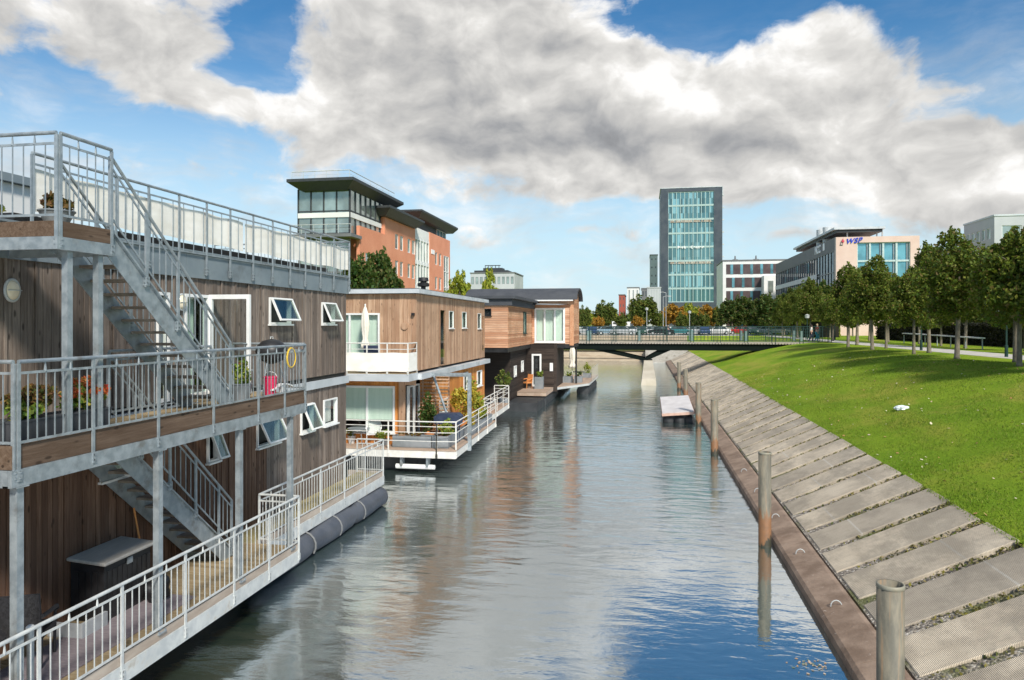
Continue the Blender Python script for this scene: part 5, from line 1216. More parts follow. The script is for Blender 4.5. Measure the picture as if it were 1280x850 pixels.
for i, (x, y) in enumerate(rowA):
    lab = {0: 'dark green tree at the right edge of the lawn, nearest the camera', 2: 'tall dark green tree on the lawn crest near the right edge of the photo', 4: 'dark green tree on the lawn crest in front of the white bench rail', 5: 'dark green tree on the lawn crest left of the bench rail',
           7: 'dark green tree on the lawn crest nearest the bridge end'}.get(i, 'dark green park tree in the front row beside the path')
    tree(ks[i % 3], (x, y, ground_z(x, y)), lab, group=G1, s=[1.0, .93, 1.06, .97, 1.03, .95, 1.08][i % 7], name='park_tree')
for i, (x, y) in enumerate([(24.5, 38.5), (24.6, 44.5), (24.2, 51.5), (23, 57.3), (23.5, 63), (24, 69), (23.6, 76), (23.9, 83), (24, 91), (24, 100), (19.5, 80), (19.0, 88), (19.2, 96), (19, 105)]):
    tree(ks[(i + 1) % 3], (x, y, 3.8), 'dark green park tree in the rear row beyond the path', group=G1, s=random.uniform(.9, 1.14), name='park_tree')
for i, (x, y, s_) in enumerate([(19, 116, 1.1), (22, 120, 1.2), (26, 122, 1.2), (30, 112, 1.2), (20, 152, 1.35), (25, 155, 1.3), (31, 150, 1.3), (36, 140, 1.3), (31, 95, 1.05), (31, 80, 1.05), (32, 68, 1.05), (33, 58, 1.0), (34, 48, 1.0)]):
    tree('far_green' if i % 2 else 'far_dark', (x, y, 3.8), 'leafy green tree beyond the park rows on the right', group='leafy trees behind the park rows', s=s_ * .72, name='leafy_tree')
TREE_H = dict(far_green=7, far_dark=8, autumn=5.4, lime=6)
def tree_px(kind, px, ptop, Z, h0, label, name='street_tree', group=None, wide=None):
    q = at(px, 410, Z=Z); h = (HZ - ptop) * Z / F_PX + EYE - 3.8; s_ = h / h0; t = tree(kind, (q.x, q.y, 3.8), label, group=group, name=name)
    t.scale = ((wide or s_), (wide or s_), s_); return t
tree_px('lime', 735, 388, 160, 6, 'pale green street tree just right of the cedar houseboat'); tree_px('far_green', 757, 377, 160, 7, 'green street tree left of the red brick chimney block', wide=1.0)
tree_px('far_green', 745, 390, 175, 7, 'low green street tree behind the parked cars'); tree_px('far_green', 805, 370, 150, 7, 'large round green tree in front of the grey blocks', wide=1.25)
tree_px('autumn', 843, 378, 155, 5.4, 'orange autumn tree left of the lime tree under the tower'); tree_px('autumn', 886, 379, 158, 5.4, 'orange autumn tree at the right foot of the tower'); tree_px('lime', 860, 380, 165, 6, 'bright lime green tree between two orange trees'); tree_px('lime', 872, 384, 170, 6, 'smaller lime green tree between two orange trees')
tree_px('autumn', 828, 388, 170, 5.4, 'small orange tree beside the street lamps')
tree_px('far_dark', 915, 373, 140, 8, 'wide dark green tree right of the tower foot', wide=1.0); tree_px('far_green', 935, 374, 160, 7, 'green tree with yellowing crown below the white banded offices'); tree_px('autumn', 941, 376, 175, 5.4, 'yellow brown tree below the white banded offices'); tree_px('far_dark', 955, 366, 130, 8, 'dark green tree below the corner of the glass office'); tree_px('far_dark', 990, 358, 115, 8, 'dark green tree in front of the glass office facade')
tree_px('far_dark', 1020, 350, 105, 8, 'dark green tree below the office lettering')
tree_px('far_dark', 470, 309, 60, 8, 'dark green pointed tree behind the roof of the second houseboat', wide=.62); tree_px('far_dark', 447, 318, 58, 8, 'dark green tree behind the corner of the grey houseboat', wide=.7); tree_px('far_dark', 487, 330, 62, 8, 'dark green tree leaning right behind the second houseboat roof', wide=.55)
tree_px('lime', 575, 341, 95, 6, 'yellow green tree between the brick building and the curved roof', wide=.85); tree_px('lime', 566, 352, 98, 6, 'small yellow green tree at the foot of the brick building', wide=.7); tree_px('lime', 612, 338, 90, 6, 'yellow green tree poking up behind the curved roof', wide=.6)
for px, pt, Z in ((640, 372, 140), (670, 376, 150), (700, 378, 150), (722, 384, 165)): tree_px('far_green', px, pt, Z, 7, 'green street tree hidden behind the cedar houseboat', group='street trees behind the cedar houseboat')
for px, pt, Z, kd in ((731, 383, 150, 'far_green'), (768, 386, 165, 'lime'), (776, 392, 140, 'far_green'), (789, 388, 160, 'far_dark'), (797, 393, 145, 'autumn'), (822, 390, 150, 'far_green'), (852, 391, 146, 'far_green'), (868, 390, 150, 'far_dark'), (879, 391, 150, 'far_green'), (898, 382, 150, 'far_green'), (748, 394, 140, 'autumn')):
    tree_px(kd, px, pt, Z, TREE_H[kd], 'small street tree filling the gaps between the larger trees beyond the bridge', group='small street trees beyond the bridge', wide=.55)
# far wood on the horizon
n = 26000; fx = rng.uniform(-420, 520, n); fy = rng.uniform(380, 430, n); hh = 9 + 5 * np.sin(fx * .05) + 4 * np.sin(fx * .13 + 1); fz = 3.8 + rng.random(n) ** .6 * hh
tag(link('far_wood', leaf_mesh('far_wood', LMID, np.stack([fx, fy, fz], 1), 2.6)), 'low line of distant trees on the horizon', 'wood', kind='stuff')

# hedges
def hedge(x0, x1, y0, y1, h, mat, label, name='hedge', n=16000, ls=.12, z=3.78):
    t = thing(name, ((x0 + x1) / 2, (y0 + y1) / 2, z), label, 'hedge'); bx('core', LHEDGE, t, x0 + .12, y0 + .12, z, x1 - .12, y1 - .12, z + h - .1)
    p = np.empty((n, 3)); f = rng.integers(0, 4, n); a, b_, c = rng.random(n), rng.random(n), rng.random(n)
    p[:, 0] = np.where(f == 0, x0, np.where(f == 1, x1, x0 + (x1 - x0) * a)); p[:, 1] = y0 + (y1 - y0) * b_; p[:, 2] = np.where(f >= 2, z + h, z + h * c)
    p += rng.normal(0, .05, (n, 3)); link('foliage', leaf_mesh('foliage', mat, p - np.array([(x0 + x1) / 2, (y0 + y1) / 2, z]), ls), t)
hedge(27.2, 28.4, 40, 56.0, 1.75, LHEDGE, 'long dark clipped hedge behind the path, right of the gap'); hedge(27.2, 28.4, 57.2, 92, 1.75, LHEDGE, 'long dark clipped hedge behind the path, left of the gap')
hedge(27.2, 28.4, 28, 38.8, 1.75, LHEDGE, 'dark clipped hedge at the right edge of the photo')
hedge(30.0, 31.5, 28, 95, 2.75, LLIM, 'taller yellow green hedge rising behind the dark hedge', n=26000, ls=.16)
q = at(1020, 415, Z=95); hedge(21, 26, 103, 106, 2.2, LLIM, 'bright green clipped bush near the bridge end', n=5000)
# white bench rail
t = thing('bench_rail', (24.2, 50, 3.8), 'long white horizontal bench rail on thin legs beyond the path', 'bench'); a_, b_ = at(1130, 423, X=23.6), at(1228, 423.5, X=22.6)
m = MB(); m.bar((a_.x, a_.y, 4.72), (b_.x, b_.y, 4.60), .35, .08); m.build('seat', FRAMEW, t)
for k in range(7): p = a_.lerp(b_, k / 6); m = MB(); m.box(p.x - .03, p.y - .03, 3.8, p.x + .03, p.y + .03, 4.58); m.build('leg', GALV, t)

# lamp posts
def lamp(px, pbase, ptop, Z, label, arm=0, mat=GREENP):
    q = at(px, 410, Z=Z); zt_ = EYE + (HZ - ptop) * Z / F_PX; z0 = 3.78; t = thing('street_lamp', (q.x, q.y, z0), label, 'street lamp'); c = Vector((q.x, q.y, z0)); H_ = zt_ - z0
    m = MB(); m.tube([c, c + Vector((0, 0, H_ * .2)), c + Vector((0, 0, H_ * .2 + .02)), c + Vector((0, 0, H_))], [.09, .085, .05, .04], 8); m.build('pole', mat, t)
    m = MB()
    if arm: m.tube([c + Vector((0, 0, H_)), c + Vector((arm * .5, 0, H_ + .15)), c + Vector((arm, 0, H_ + .15))], .04, 6); m.box(q.x + arm - .3, q.y - .12, z0 + H_ + .05, q.x + arm + .3, q.y + .12, z0 + H_ + .2)
    else: m.lathe(c + Vector((0, 0, H_)), [(.05, 0), (.22, .05), (.26, .35), (.3, .38), (.001, .5)], 10)
    m.build('lamp_head', GALVL, t)
lamp(1151.5, 432, 372, 48, 'slim dark green street lamp beside the bench rail'); lamp(1258, 443, 372, 38, 'slim dark green street lamp near the right edge'); lamp(829, 405, 371, 140, 'tall grey street lamp left of the pair near the tower foot', 1.2, GALVL); lamp(832.5, 405, 366, 142, 'tall grey street lamp right of the pair near the tower foot', -1.2, GALVL); lamp(808.5, 405, 388, 120, 'street lamp in front of the large round green tree', 0, GALVL); lamp(862, 405, 392, 120, 'street lamp in front of the lime green tree', 0, GALVL)
for px in (1009, 1043.5): lamp(px, 424, 398, 82, {1009: 'short street lamp behind the two walkers', 1043.5: 'short street lamp right of the bright clipped bush'}[px])

# ================================================================== CARS
def car_proto():
    t = thing('parked_car', (0, 0, 0), 'x', 'car', 'cars parked on the street beyond the bridge')
    F = Fr((0, -.82, 0), (1, 0, 0), (0, 0, 1), (0, -1, 0))
    m = MB(); m.prism(F, [(-2.1, .30), (2.05, .30), (2.12, .62), (1.95, .80), (1.1, .92), (-1.5, .95), (-2.05, .86), (-2.15, .6)], -1.64, 0); bd = m.build('body', FRAMEW, t); bv = bd.modifiers.new('b', 'BEVEL'); bv.width = .06; bv.segments = 2
    m = MB(); m.prism(F, [(-1.7, .95), (1.15, .92), (.45, 1.42), (-1.2, 1.46)], -1.5, -.14); cb = m.build('cabin', FRAMEW, t)
    m = MB(); m.prism(F, [(-1.5, .99), (.95, .97), (.40, 1.35), (-1.12, 1.38)], -1.52, -.12); m.build('side_windows', GDARK, t)
    m = MB(); m.prism(Fr((0, 0, 0), (0, 1, 0), (0, 0, 1), (1, 0, 0)), [(-.6, .98), (.6, .98), (.52, 1.36), (-.52, 1.36)], .0, .003); m.f = []; m.m = []; m.v = []
    m.add([(1.10, -.6, .97), (1.10, .6, .97), (.50, .52, 1.38), (.50, -.52, 1.38)], [(0, 1, 2, 3)]); m.build('windscreen', GDARK, t)
    for x in (-1.35, 1.3):
        for y in (-.80, .80): m = MB(); m.tube([(x, y - .1, .32), (x, y + .1, .32)], .32, 16); w_ = m.build('wheel', BLACK, t); m = MB(); m.tube([(x, y - .11 if y < 0 else y + .07, .32), (x, y - .07 if y < 0 else y + .11, .32)], .18, 12); m.build('rim', GALVL, w_)
    for y in (-.6, .6): m = MB(); m.box(2.08, y - .15, .6, 2.14, y + .15, .72); m.build('headlight', FRAMEW, t)
    return t
cp = car_proto(); paints = {}
for nm, c in (('white', (.75, .75, .74)), ('silver', (.45, .47, .48)), ('navy blue', (.03, .06, .14)), ('dark green', (.03, .08, .06)), ('red', (.45, .03, .03)), ('black', (.015, .015, .018)), ('teal', (.05, .2, .22)), ('pale blue', (.3, .42, .5))):
    paints[nm] = M(nm.replace(' ', '_') + '_car_paint', c, tuple(x * .95 for x in c), rough=.25, metal=.2)
cl = [(733, 'silver', 122), (741, 'navy blue', 116), (752, 'white', 124), (762, 'pale blue', 118), (771, 'black', 124), (779, 'silver', 117), (790, 'white', 124), (802, 'dark green', 118), (813, 'silver', 124), (826, 'black', 118), (837, 'white', 124), (850, 'teal', 119), (866, 'silver', 124), (880, 'navy blue', 118), (897, 'white', 122), (925, 'red', 124), (940, 'dark green', 118), (956, 'silver', 122), (972, 'white', 121)]
seen = {}
for i, (px, colr, Z) in enumerate(cl):
    o = cp if i == 0 else copy_tree(cp); q = at(px, 415, Z=Z); o.location = (q.x, q.y, 3.82); o.rotation_euler.z = random.choice([0, math.pi]) + (math.pi / 2 if i % 3 == 1 else 0)
    o['label'] = f'{colr} parked car seen through the bridge railing, ' + ['beside the cedar houseboat', 'left of the brick block', 'below the green street trees', 'below the large round tree', 'below the grey tower', 'below the orange tree', 'right of the tower foot', 'towards the right end of the bridge'][min(7, (px - 728) // 28)]
    for ch in o.children:
        if ch.name.split('.')[0] in ('body', 'cabin'): ch.data = ch.data.copy(); ch.data.materials[0] = paints[colr]
# vans / white kiosk
t = thing('white_van', (0, 0, 0), 'white box van beyond the bridge below the red brick block', 'van'); q = at(781, 404, Z=150); t.location = (q.x, q.y, 3.82)
c = Vector((q.x, q.y, 3.82)); m = MB(); m.prism(Fr(c + Vector((0, -1, 0)), (1, 0, 0), (0, 0, 1), (0, -1, 0)), [(-2.6, .4), (2.5, .4), (2.6, 1.1), (1.9, 1.4), (1.5, 2.3), (-2.6, 2.4)], -2, 0); m.build('body', FRAMEW, t)
m = MB(); m.prism(Fr(c + Vector((0, -1.01, 0)), (1, 0, 0), (0, 0, 1), (0, -1, 0)), [(1.1, 1.4), (1.8, 1.4), (1.5, 2.1), (1.1, 2.1)], 0, .02); m.build('side_window', GDARK, t)
for x in (-1.7, 1.6): m = MB(); m.tube([c + Vector((x, -1.02, .38)), c + Vector((x, -.8, .38))], .38, 14); m.build('wheel', BLACK, t)

# ================================================================== PEOPLE (two walkers at the bridge end)
def skin_fig(name, mat, chain, radii, parent=None, sub=1):
    """chain: dict joint -> (pos, parent)"""
    me = bpy.data.meshes.new(name); ks_ = list(chain); ix = {k: i for i, k in enumerate(ks_)}
    me.from_pydata([chain[k][0] for k in ks_], [(ix[k], ix[chain[k][1]]) for k in ks_ if chain[k][1]], []); o = link(name, me, parent); md = o.modifiers.new('skin', 'SKIN')
    for i, k in enumerate(ks_): r_ = radii[k]; me.skin_vertices[0].data[i].radius = (r_, r_) if not isinstance(r_, tuple) else r_
    me.skin_vertices[0].data[0].use_root = True; s_ = o.modifiers.new('sub', 'SUBSURF'); s_.levels = s_.render_levels = sub; me.materials.append(mat); md.use_smooth_shade = True; return o
def person(loc, rot, label, top, legs, hairm, h=1.0):
    J = dict(pelvis=((0, 0, .95), None), waist=((0, 0, 1.1), 'pelvis'), chest=((0, 0, 1.32), 'waist'), neck=((0, .0, 1.48), 'chest'), head=((0, -.02, 1.58), 'neck'), crown=((0, -.01, 1.70), 'head'),
             hipL=((.09, 0, .90), 'pelvis'), kneeL=((.10, -.14, .50), 'hipL'), ankL=((.10, -.06, .09), 'kneeL'), toeL=((.10, -.24, .04), 'ankL'), hipR=((-.09, 0, .90), 'pelvis'), kneeR=((-.10, .08, .50), 'hipR'), ankR=((-.10, .32, .13), 'kneeR'), toeR=((-.10, .2, .03), 'ankR'),
             shL=((.18, 0, 1.42), 'chest'), elL=((.24, .06, 1.14), 'shL'), wrL=((.24, -.10, .92), 'elL'), haL=((.24, -.14, .84), 'wrL'), shR=((-.18, 0, 1.42), 'chest'), elR=((-.24, .10, 1.14), 'shR'), wrR=((-.25, .02, .90), 'elR'), haR=((-.25, 0, .82), 'wrR'))
    Rr = dict(pelvis=.13, waist=.12, chest=.14, neck=.055, head=.085, crown=.07, hipL=.085, kneeL=.055, ankL=.038, toeL=.03, hipR=.085, kneeR=.055, ankR=.038, toeR=.03, shL=.06, elL=.042, wrL=.028, haL=.03, shR=.06, elR=.042, wrR=.028, haR=.03)
    b_ = skin_fig('person', SKIN, J, Rr, sub=2); b_.location = loc; b_.rotation_euler.z = rot; b_.scale = (h, h, h); tag(b_, label, 'person', 'walkers at the bridge end')
    pick = lambda ks2, grow: ({k: (J[k][0], J[k][1] if J[k][1] in ks2 else None) for k in ks2}, {k: Rr[k] + grow for k in ks2})
    c_, r_ = pick(['chest', 'waist', 'shL', 'elL', 'shR', 'elR'], .022); c_ = dict(chest=(J['chest'][0], None), waist=(J['waist'][0], 'chest'), shL=(J['shL'][0], 'chest'), elL=(J['elL'][0], 'shL'), shR=(J['shR'][0], 'chest'), elR=(J['elR'][0], 'shR')); skin_fig('shirt', top, c_, r_, b_)
    c_, r_ = pick(['pelvis', 'hipL', 'kneeL', 'ankL', 'hipR', 'kneeR', 'ankR'], .02); skin_fig('trousers', legs, c_, r_, b_)
    hm = blob_mesh('hair', hairm, (0, .012, 1.66), (.098, .11, .10), 5, .04, 2); hm.parent = b_
RED_ = M('rust_red_cloth', (.35, .08, .05), rough=.9); TEALC = M('teal_cloth', (.05, .35, .42), rough=.9); DEN = M('dark_denim', (.03, .04, .08), rough=.9); HAIRD = M('dark_hair', (.02, .014, .01), rough=.7); HAIRB = M('blond_hair', (.5, .38, .2), rough=.7)
q = at(1014.5, 425, Y=YB + 1.2); person((q.x, YB + 1.2, zd), R(80), 'person in a white top walking off the bridge end, left of a companion', FABW, DEN, HAIRD)
q = at(1021.5, 425, Y=YB + 2.0); person((q.x, YB + 2.0, zd), R(100), 'person in a rust red top and teal shorts walking at the bridge end', RED_, TEALC, HAIRB, 1.05)
q = at(835, 414, Z=108); person((q.x, q.y, 3.8), R(20), 'person in dark clothes standing beyond the bridge below the street lamps', DEN, DEN, HAIRD)

# ================================================================== FAR BUILDINGS
def facade_windows(parent, F, rects, mat=GDARK, frame=GREYF, fw=.1, name='window'):
    for (u0, u1, v0, v1) in rects:
        m = MB()
        for a, b_, c, d in ((u0, u1, v0, v0 + fw), (u0, u1, v1 - fw, v1), (u0, u0 + fw, v0 + fw, v1 - fw), (u1 - fw, u1, v0 + fw, v1 - fw)): m.lbox(F, a, b_, c, d, -.05, .06)
        o = m.build(name, frame, parent); m = MB(); m.lbox(F, u0 + fw, u1 - fw, v0 + fw, v1 - fw, -.08, -.02 if False else .02); m.build('pane', mat, o)
def curtain(parent, F, u0, u1, v0, v1, nu, nv, gm_, fm, t=.12, name='curtain_wall', sp=0.0):
    m = MB(); m.lbox(F, u0, u1, v0, v1, -.1, .0); g = m.build(name, gm_, parent); m = MB()
    for i in range(nu + 1): u = u0 + (u1 - u0) * i / nu; m.lbox(F, u - t / 2, u + t / 2, v0, v1, .003, t)
    for j in range(nv + 1): v = v0 + (v1 - v0) * j / nv; m.lbox(F, u0, u1, v - t / 2 - sp, v + t / 2 + sp, .002, t * .8)
    m.build('mullions', fm, g); return g
g0 = 3.8
# --- orange brick office with glass top
BR = thing('brick_office', (-40, 100, g0), 'orange brick office block with glass penthouse and dark overhanging roofs', 'office building')
XB = -34.0; FBk = Fr((XB, 0, 0), (0, 1, 0), (0, 0, 1), (1, 0, 0)); ztop = EYE + 15.0; zlow = EYE + 12.1
ys_ = lambda px: at(px, 300, X=XB).y
y_a, y_b, y_c, y_d, y_e = ys_(449.5), ys_(481), ys_(519), ys_(537), ys_(562.5)
def rows(y0, y1, v0, n, w=1.5, h=1.9, gap=1.0): return [(y0 + (w + gap) * i, y0 + (w + gap) * i + w, v0, v0 + h) for i in range(n) if y0 + (w + gap) * i + w < y1]
wr = []
fl = [EYE + q for q in (9.9 - .2, 6.3, 2.7, -.6)]
wr += [(u0, u1, EYE + 10.6, EYE + 12.7) for u0, u1 in ((95.8, 97.2), (97.9, 99.3), (101.2, 102.6), (103.3, 104.7))]
for v in (EYE + 6.9, EYE + 3.3, EYE - .3):
    wr += [(u, u + 1.3, v, v + 2.1) for u in (84.9, 86.9, 89.0, 91.0, 93.0, 95.8, 97.9, 101.2, 103.3) if u + 1.4 < y_c and (v > EYE + 4 or u > 93)]
wr2 = [(u, u + 1.4, v, v + 2.1) for v in (EYE + 10.0, EYE + 5.9, EYE + 1.9, EYE - 1) for u in (y_d + 3.2, y_d + 5.6)]
m = MB(); m.panel(FBk, y_a, y_b, g0, zlow, wr, -.4, 0); m.panel(FBk, y_b, y_c, g0, ztop, wr, -.4, 0)
big = [(y_d + 8.4, y_d + 11.5, EYE + 1, EYE + 12)]
m.panel(FBk, y_d, y_e, g0, ztop, wr2 + big, -.4, 0)
m.box(-42, y_c, g0, XB - .42, y_e, ztop - 1); m.box(-40.3, 84, g0, XB - .42, y_c, zlow - .4); m.box(-42, y_b, zlow, XB - .42, y_c, ztop - .6); m.build('wall', BRICK, BR)
facade_windows(BR, Fr((XB - .15, 0, 0), (0, 1, 0), (0, 0, 1), (1, 0, 0)), wr + wr2, GGREY, FRAMEW, .12)
curtain(BR, Fr((XB - .1, 0, 0), (0, 1, 0), (0, 0, 1), (1, 0, 0)), *big[0], 2, 4, GGREY, FRAMEW)
curtain(BR, Fr((XB - .25, 0, 0), (0, 1, 0), (0, 0, 1), (1, 0, 0)), y_c, y_d, g0, ztop - 1.6, 5, 4, GGREY, FRAMEW, .18, sp=.22)
bx('parapet_band', WHITEW, BR, XB - .6, y_c, ztop - 1.58, XB - .1, y_d, ztop - .1)
# penthouse
yp0 = at(437, 250, X=-34.6).y; xp0 = at(373, 250, Y=yp0).x; xp1 = -34.6
FPf = Fr((0, yp0, 0), (1, 0, 0), (0, 0, 1), (0, -1, 0)); FPs = Fr((xp1, 0, 0), (0, 1, 0), (0, 0, 1), (1, 0, 0)); zp0, zp1 = EYE + 10.9, EYE + 16.4
curtain(BR, FPf, xp0, xp1, zp0 + .1, zp1, 4, 2, GGREY, ROOFD, .13); curtain(BR, FPs, yp0, yp0 + 15, zp0 + .1, zp1, 9, 2, GGREY, ROOFD, .13)
bx('penthouse_core', GREYF, BR, xp0 + .2, yp0 + .3, zp0, xp1 - .2, yp0 + 15, zp1)
m = MB(); m.lbox(FPf, xp0, xp1, zp0 + 2.0, zp0 + 2.6, .005, .16); m.lbox(FPs, yp0, yp0 + 15, zp0 + 2.0, zp0 + 2.6, .005, .16); m.build('white_band', WHITEW, BR)  # white reflection in the glass, built as a solid band
curtain(BR, Fr((0, yp0 + .3, 0), (1, 0, 0), (0, 0, 1), (0, -1, 0)), xp0, xp1 - .1, g0, zp0 - .55, 4, 6, GGREY, GREYF, .2)
bx('terrace_slab', GREYF, BR, xp0 - .5, yp0 - 1.6, zp0 - .5, XB + .3, yp0 + .2, zp0 - .12); bx('side_slab', GREYF, BR, xp1, yp0 + .2, zp0 - .5, XB + .3, y_a, zp0 - .12)
def slabroof(name, x0, y0, x1, y1, z, th=.35, inset=1.3):
    m = MB(); m.box(x0, y0, z, x1, y1, z + th); a = [(x0, y0, z), (x1, y0, z), (x1, y1, z), (x0, y1, z)]; i_ = inset; b_ = [(x0 + i_, y0 + i_, z - .9), (x1 - i_, y0 + i_, z - .9), (x1 - i_, y1 - i_, z - .9), (x0 + i_, y1 - i_, z - .9)]
    m.add([(p[0], p[1], p[2] - .003) for p in a] + b_, [(0, 1, 5, 4), (1, 2, 6, 5), (2, 3, 7, 6), (3, 0, 4, 7), (4, 5, 6, 7)]); return m.build(name, ROOFD, BR)
xo = at(358, 220, Y=yp0 - 1.8).x
slabroof('penthouse_roof', xo, yp0 - 1.8, XB + .6, yp0 + 16.3, EYE + 17.0); slabroof('mid_roof', -43, y_b - 2, XB + 1.5, at(531, 278, X=XB + 1.5).y, EYE + 15.35, .3, 1.0)
r_ = railing(BR, (xo + .5, yp0 - 1.4, EYE + 17.35), (XB, yp0 - 1.4, EYE + 17.35), .9, GALVL, bal=None, npost=6, drop=0, mids=(.45,), top_r=.05); railing(BR, (XB, yp0 - 1.4, EYE + 17.35), (XB, yp0 + 14, EYE + 17.35), .9, GALVL, bal=None, npost=8, drop=0, mids=(.45,), top_r=.05)
ps_ = at(510, 275, X=-37).y; bx('stair_tower', ROOFD, BR, -44, ps_ + 3, ztop - .6, -37, ps_ + 16, EYE + 18.3 - .6); slabroof('tower_roof', -45.5, ps_ + 1, -35, ps_ + 24, EYE + 18.3, .3, .8)
curtain(BR, Fr((-37, 0, 0), (0, 1, 0), (0, 0, 1), (1, 0, 0)), ps_ + 16.1, ps_ + 22, ztop - .6, EYE + 17.4, 3, 1, GBLUE, FRAMEW)
railing(BR, (XB + .2, yp0 - 1.5, zp0 - .12), (xp0 - .4, yp0 - 1.5, zp0 - .12), 1.1, GALVL, bal=None, npost=6, drop=0, mids=(.5,), top_r=.04)
m = MB(); m.lbox(FBk, y_d + .8, y_d + 2.6, EYE + 11.6, EYE + 12.3, .01, .08); m.build('wall_sign', LETT, BR)
# --- dark glass tower
ZT_ = 262; p0 = at(824.5, 300, Z=ZT_); YT = p0.y; pr = at(903, 300, Y=YT); zT = EYE + (406 - 236) * ZT_ / F_PX
TW = thing('glass_tower', (p0.x, YT, g0), 'tall slate framed tower with teal glass front', 'tower block')
FT = Fr((0, YT, 0), (1, 0, 0), (0, 0, 1), (0, -1, 0)); xa, xb = p0.x + .4, pr.x; ga, gb = at(835.3, 300, Y=YT).x, at(892.5, 300, Y=YT).x; gz0, gz1 = EYE + (406 - 378) * ZT_ / F_PX, EYE + (406 - 240.5) * ZT_ / F_PX
m = MB(); m.panel(FT, xa, xb, g0, zT, [(ga, gb, gz0, gz1)], -.8, 0); m.box(xa, YT + .81, g0, xb, YT + 22, zT - .3); m.build('wall', SLATE, TW)
g = curtain(TW, Fr((0, YT + .4, 0), (1, 0, 0), (0, 0, 1), (0, -1, 0)), ga, gb, gz0, gz1, 11, 8, GTEAL, M('pale_teal_mullion', (.42, .56, .55), rough=.5), .22, sp=.22)
for j in (2, 5):
    m = MB(); v = gz1 - (gz1 - gz0) * j / 8; m.lbox(FT, ga + .5, gb - .5, v - 1.1, v - 1.0, -.36, -.11)
    for k in range(16):
        u = ga + .8 + k * (gb - ga - 1.6) / 16; m.lbox(FT, u, u + random.uniform(.4, 1.0), v - 1.1, v - .3, -.35, -.1)
    m.build('balcony_band', M('bronze_band', (.22, .16, .11), (.5, .48, .42), scale=1, rough=.6), TW)
m = MB(); m.box(xb + .002, YT, zT - 3, xb + .25, YT + .3, zT - .1)
for k in range(11): m.box(xb + .002, YT + .1, g0 + 4 + k * 4.4, xb + .6, YT + .5, g0 + 4.4 + k * 4.4)
m.build('side_rail', FASCL, TW); m = MB(); m.box(xa - .2, YT - .1, zT, xb + .1, YT + 22, zT + .25); m.build('roof_edge', FASCL, TW)
# --- grey and white blocks left of the tower
def block(px0, px1, ptop, Z, mat, label, name='office_block', wins=None, wm=GDARK, fr=GREYF, depth=15, roofm=None, cat='building'):
    a_, b_ = at(px0, 350, Z=Z), at(px1, 350, Z=Z); z1 = EYE + (HZ - ptop) * Z / F_PX; Y = a_.y; b_ = at(px1, 350, Y=Y); t = thing(name, ((a_.x + b_.x) / 2, Y, g0), label, cat)
    F = Fr((0, Y, 0), (1, 0, 0), (0, 0, 1), (0, -1, 0)); ops = []
    if wins:
        nu, nv, fu, fv = wins
        for i in range(nu):
            for j in range(nv):
                du = (b_.x - a_.x) / nu; dv = (z1 - g0) / nv; ops.append((a_.x + du * (i + .5 - fu / 2), a_.x + du * (i + .5 + fu / 2), g0 + dv * (j + .5 - fv / 2), g0 + dv * (j + .5 + fv / 2)))
    m = MB(); m.panel(F, a_.x, b_.x, g0, z1, ops, -.3, 0); m.box(a_.x, Y + .31, g0, b_.x, Y + depth, z1 - .1); m.build('wall', mat, t)
    if ops: facade_windows(t, Fr((0, Y + .12, 0), (1, 0, 0), (0, 0, 1), (0, -1, 0)), ops, wm, fr, .08)
    m = MB(); m.box(a_.x - .15, Y - .15, z1 + .002, b_.x + .15, Y + depth, z1 + .3); m.build('roof', roofm or fr, t); return t, a_, b_, z1, Y
block(773.5, 781, 369, 230, BRICKD, 'narrow dark red brick block between the street trees', 'brick_block', (2, 5, .3, .4))
block(784, 799, 360, 250, WHITEW, 'white block with vertical grey stripes left of the tower', wins=(3, 1, .28, .9), wm=GGREY)
block(809, 826, 360, 235, GREYW, 'light grey ribbed block at the left foot of the tower', wins=(5, 1, .2, .92), wm=GGREY, fr=GREYW)
block(802, 809, 361, 255, GREYF, 'dark blue grey block between the white and grey blocks', wins=(2, 4, .5, .5)); block(812.5, 822, 319, 300, WHITEW, 'tall pale slim block just left of the tower', wins=(2, 9, .25, .2))
block(784, 803, 384, 220, GREYW, 'low grey shed in front of the white block', wins=(3, 1, .5, .3))
# --- white banded offices
t, a_, b_, z1, Y = block(903.5, 984, 326.5, 176, WHITEW, 'white office with long dark window bands right of the tower', 'banded_office', None)
F = Fr((0, Y, 0), (1, 0, 0), (0, 0, 1), (0, -1, 0)); fh = (z1 - g0) / 5.3
for j in range(5):
    v = z1 - .7 - fh * (j + 1) + .75
    m = MB(); m.lbox(F, a_.x + .8, b_.x - .2, v, v + fh - .85, .01, .06); g = m.build('window_band', BROWNB, t)
    m = MB()
    for k in range(6): u = a_.x + .8 + (b_.x - a_.x - 1) * (k + .15 * (j % 2)) / 6; m.lbox(F, u + 1.0, u + 1.6, v, v + fh - .85, .062, .1)
    m.build('blinds', GBLUE, g)
for k, u in enumerate((a_.x + 3.5, a_.x + 8.5)): m = MB(); m.lathe((u, Y + 5, z1 + .3), [(.9, 0), (.7, .5), (.2, .6), (.15, 1.4), (.001, 1.4)], 10); m.build('roof_vent', GREYF, t)
m = MB(); m.box(at(955, 380, Y=Y - 4).x, Y - 4, g0, b_.x, Y - .02, EYE + (406 - 345) * 172 / 900); m.build('annex', WHITEW, t); 
FA = Fr((0, Y - 4, 0), (1, 0, 0), (0, 0, 1), (0, -1, 0)); ax_ = at(955, 380, Y=Y - 4).x
facade_windows(t, FA, [(ax_ + .8 + 2.2 * k, ax_ + 2.2 + 2.2 * k, EYE + 7.5, EYE + 10.5) for k in range(2)], GGREY, FRAMEW)
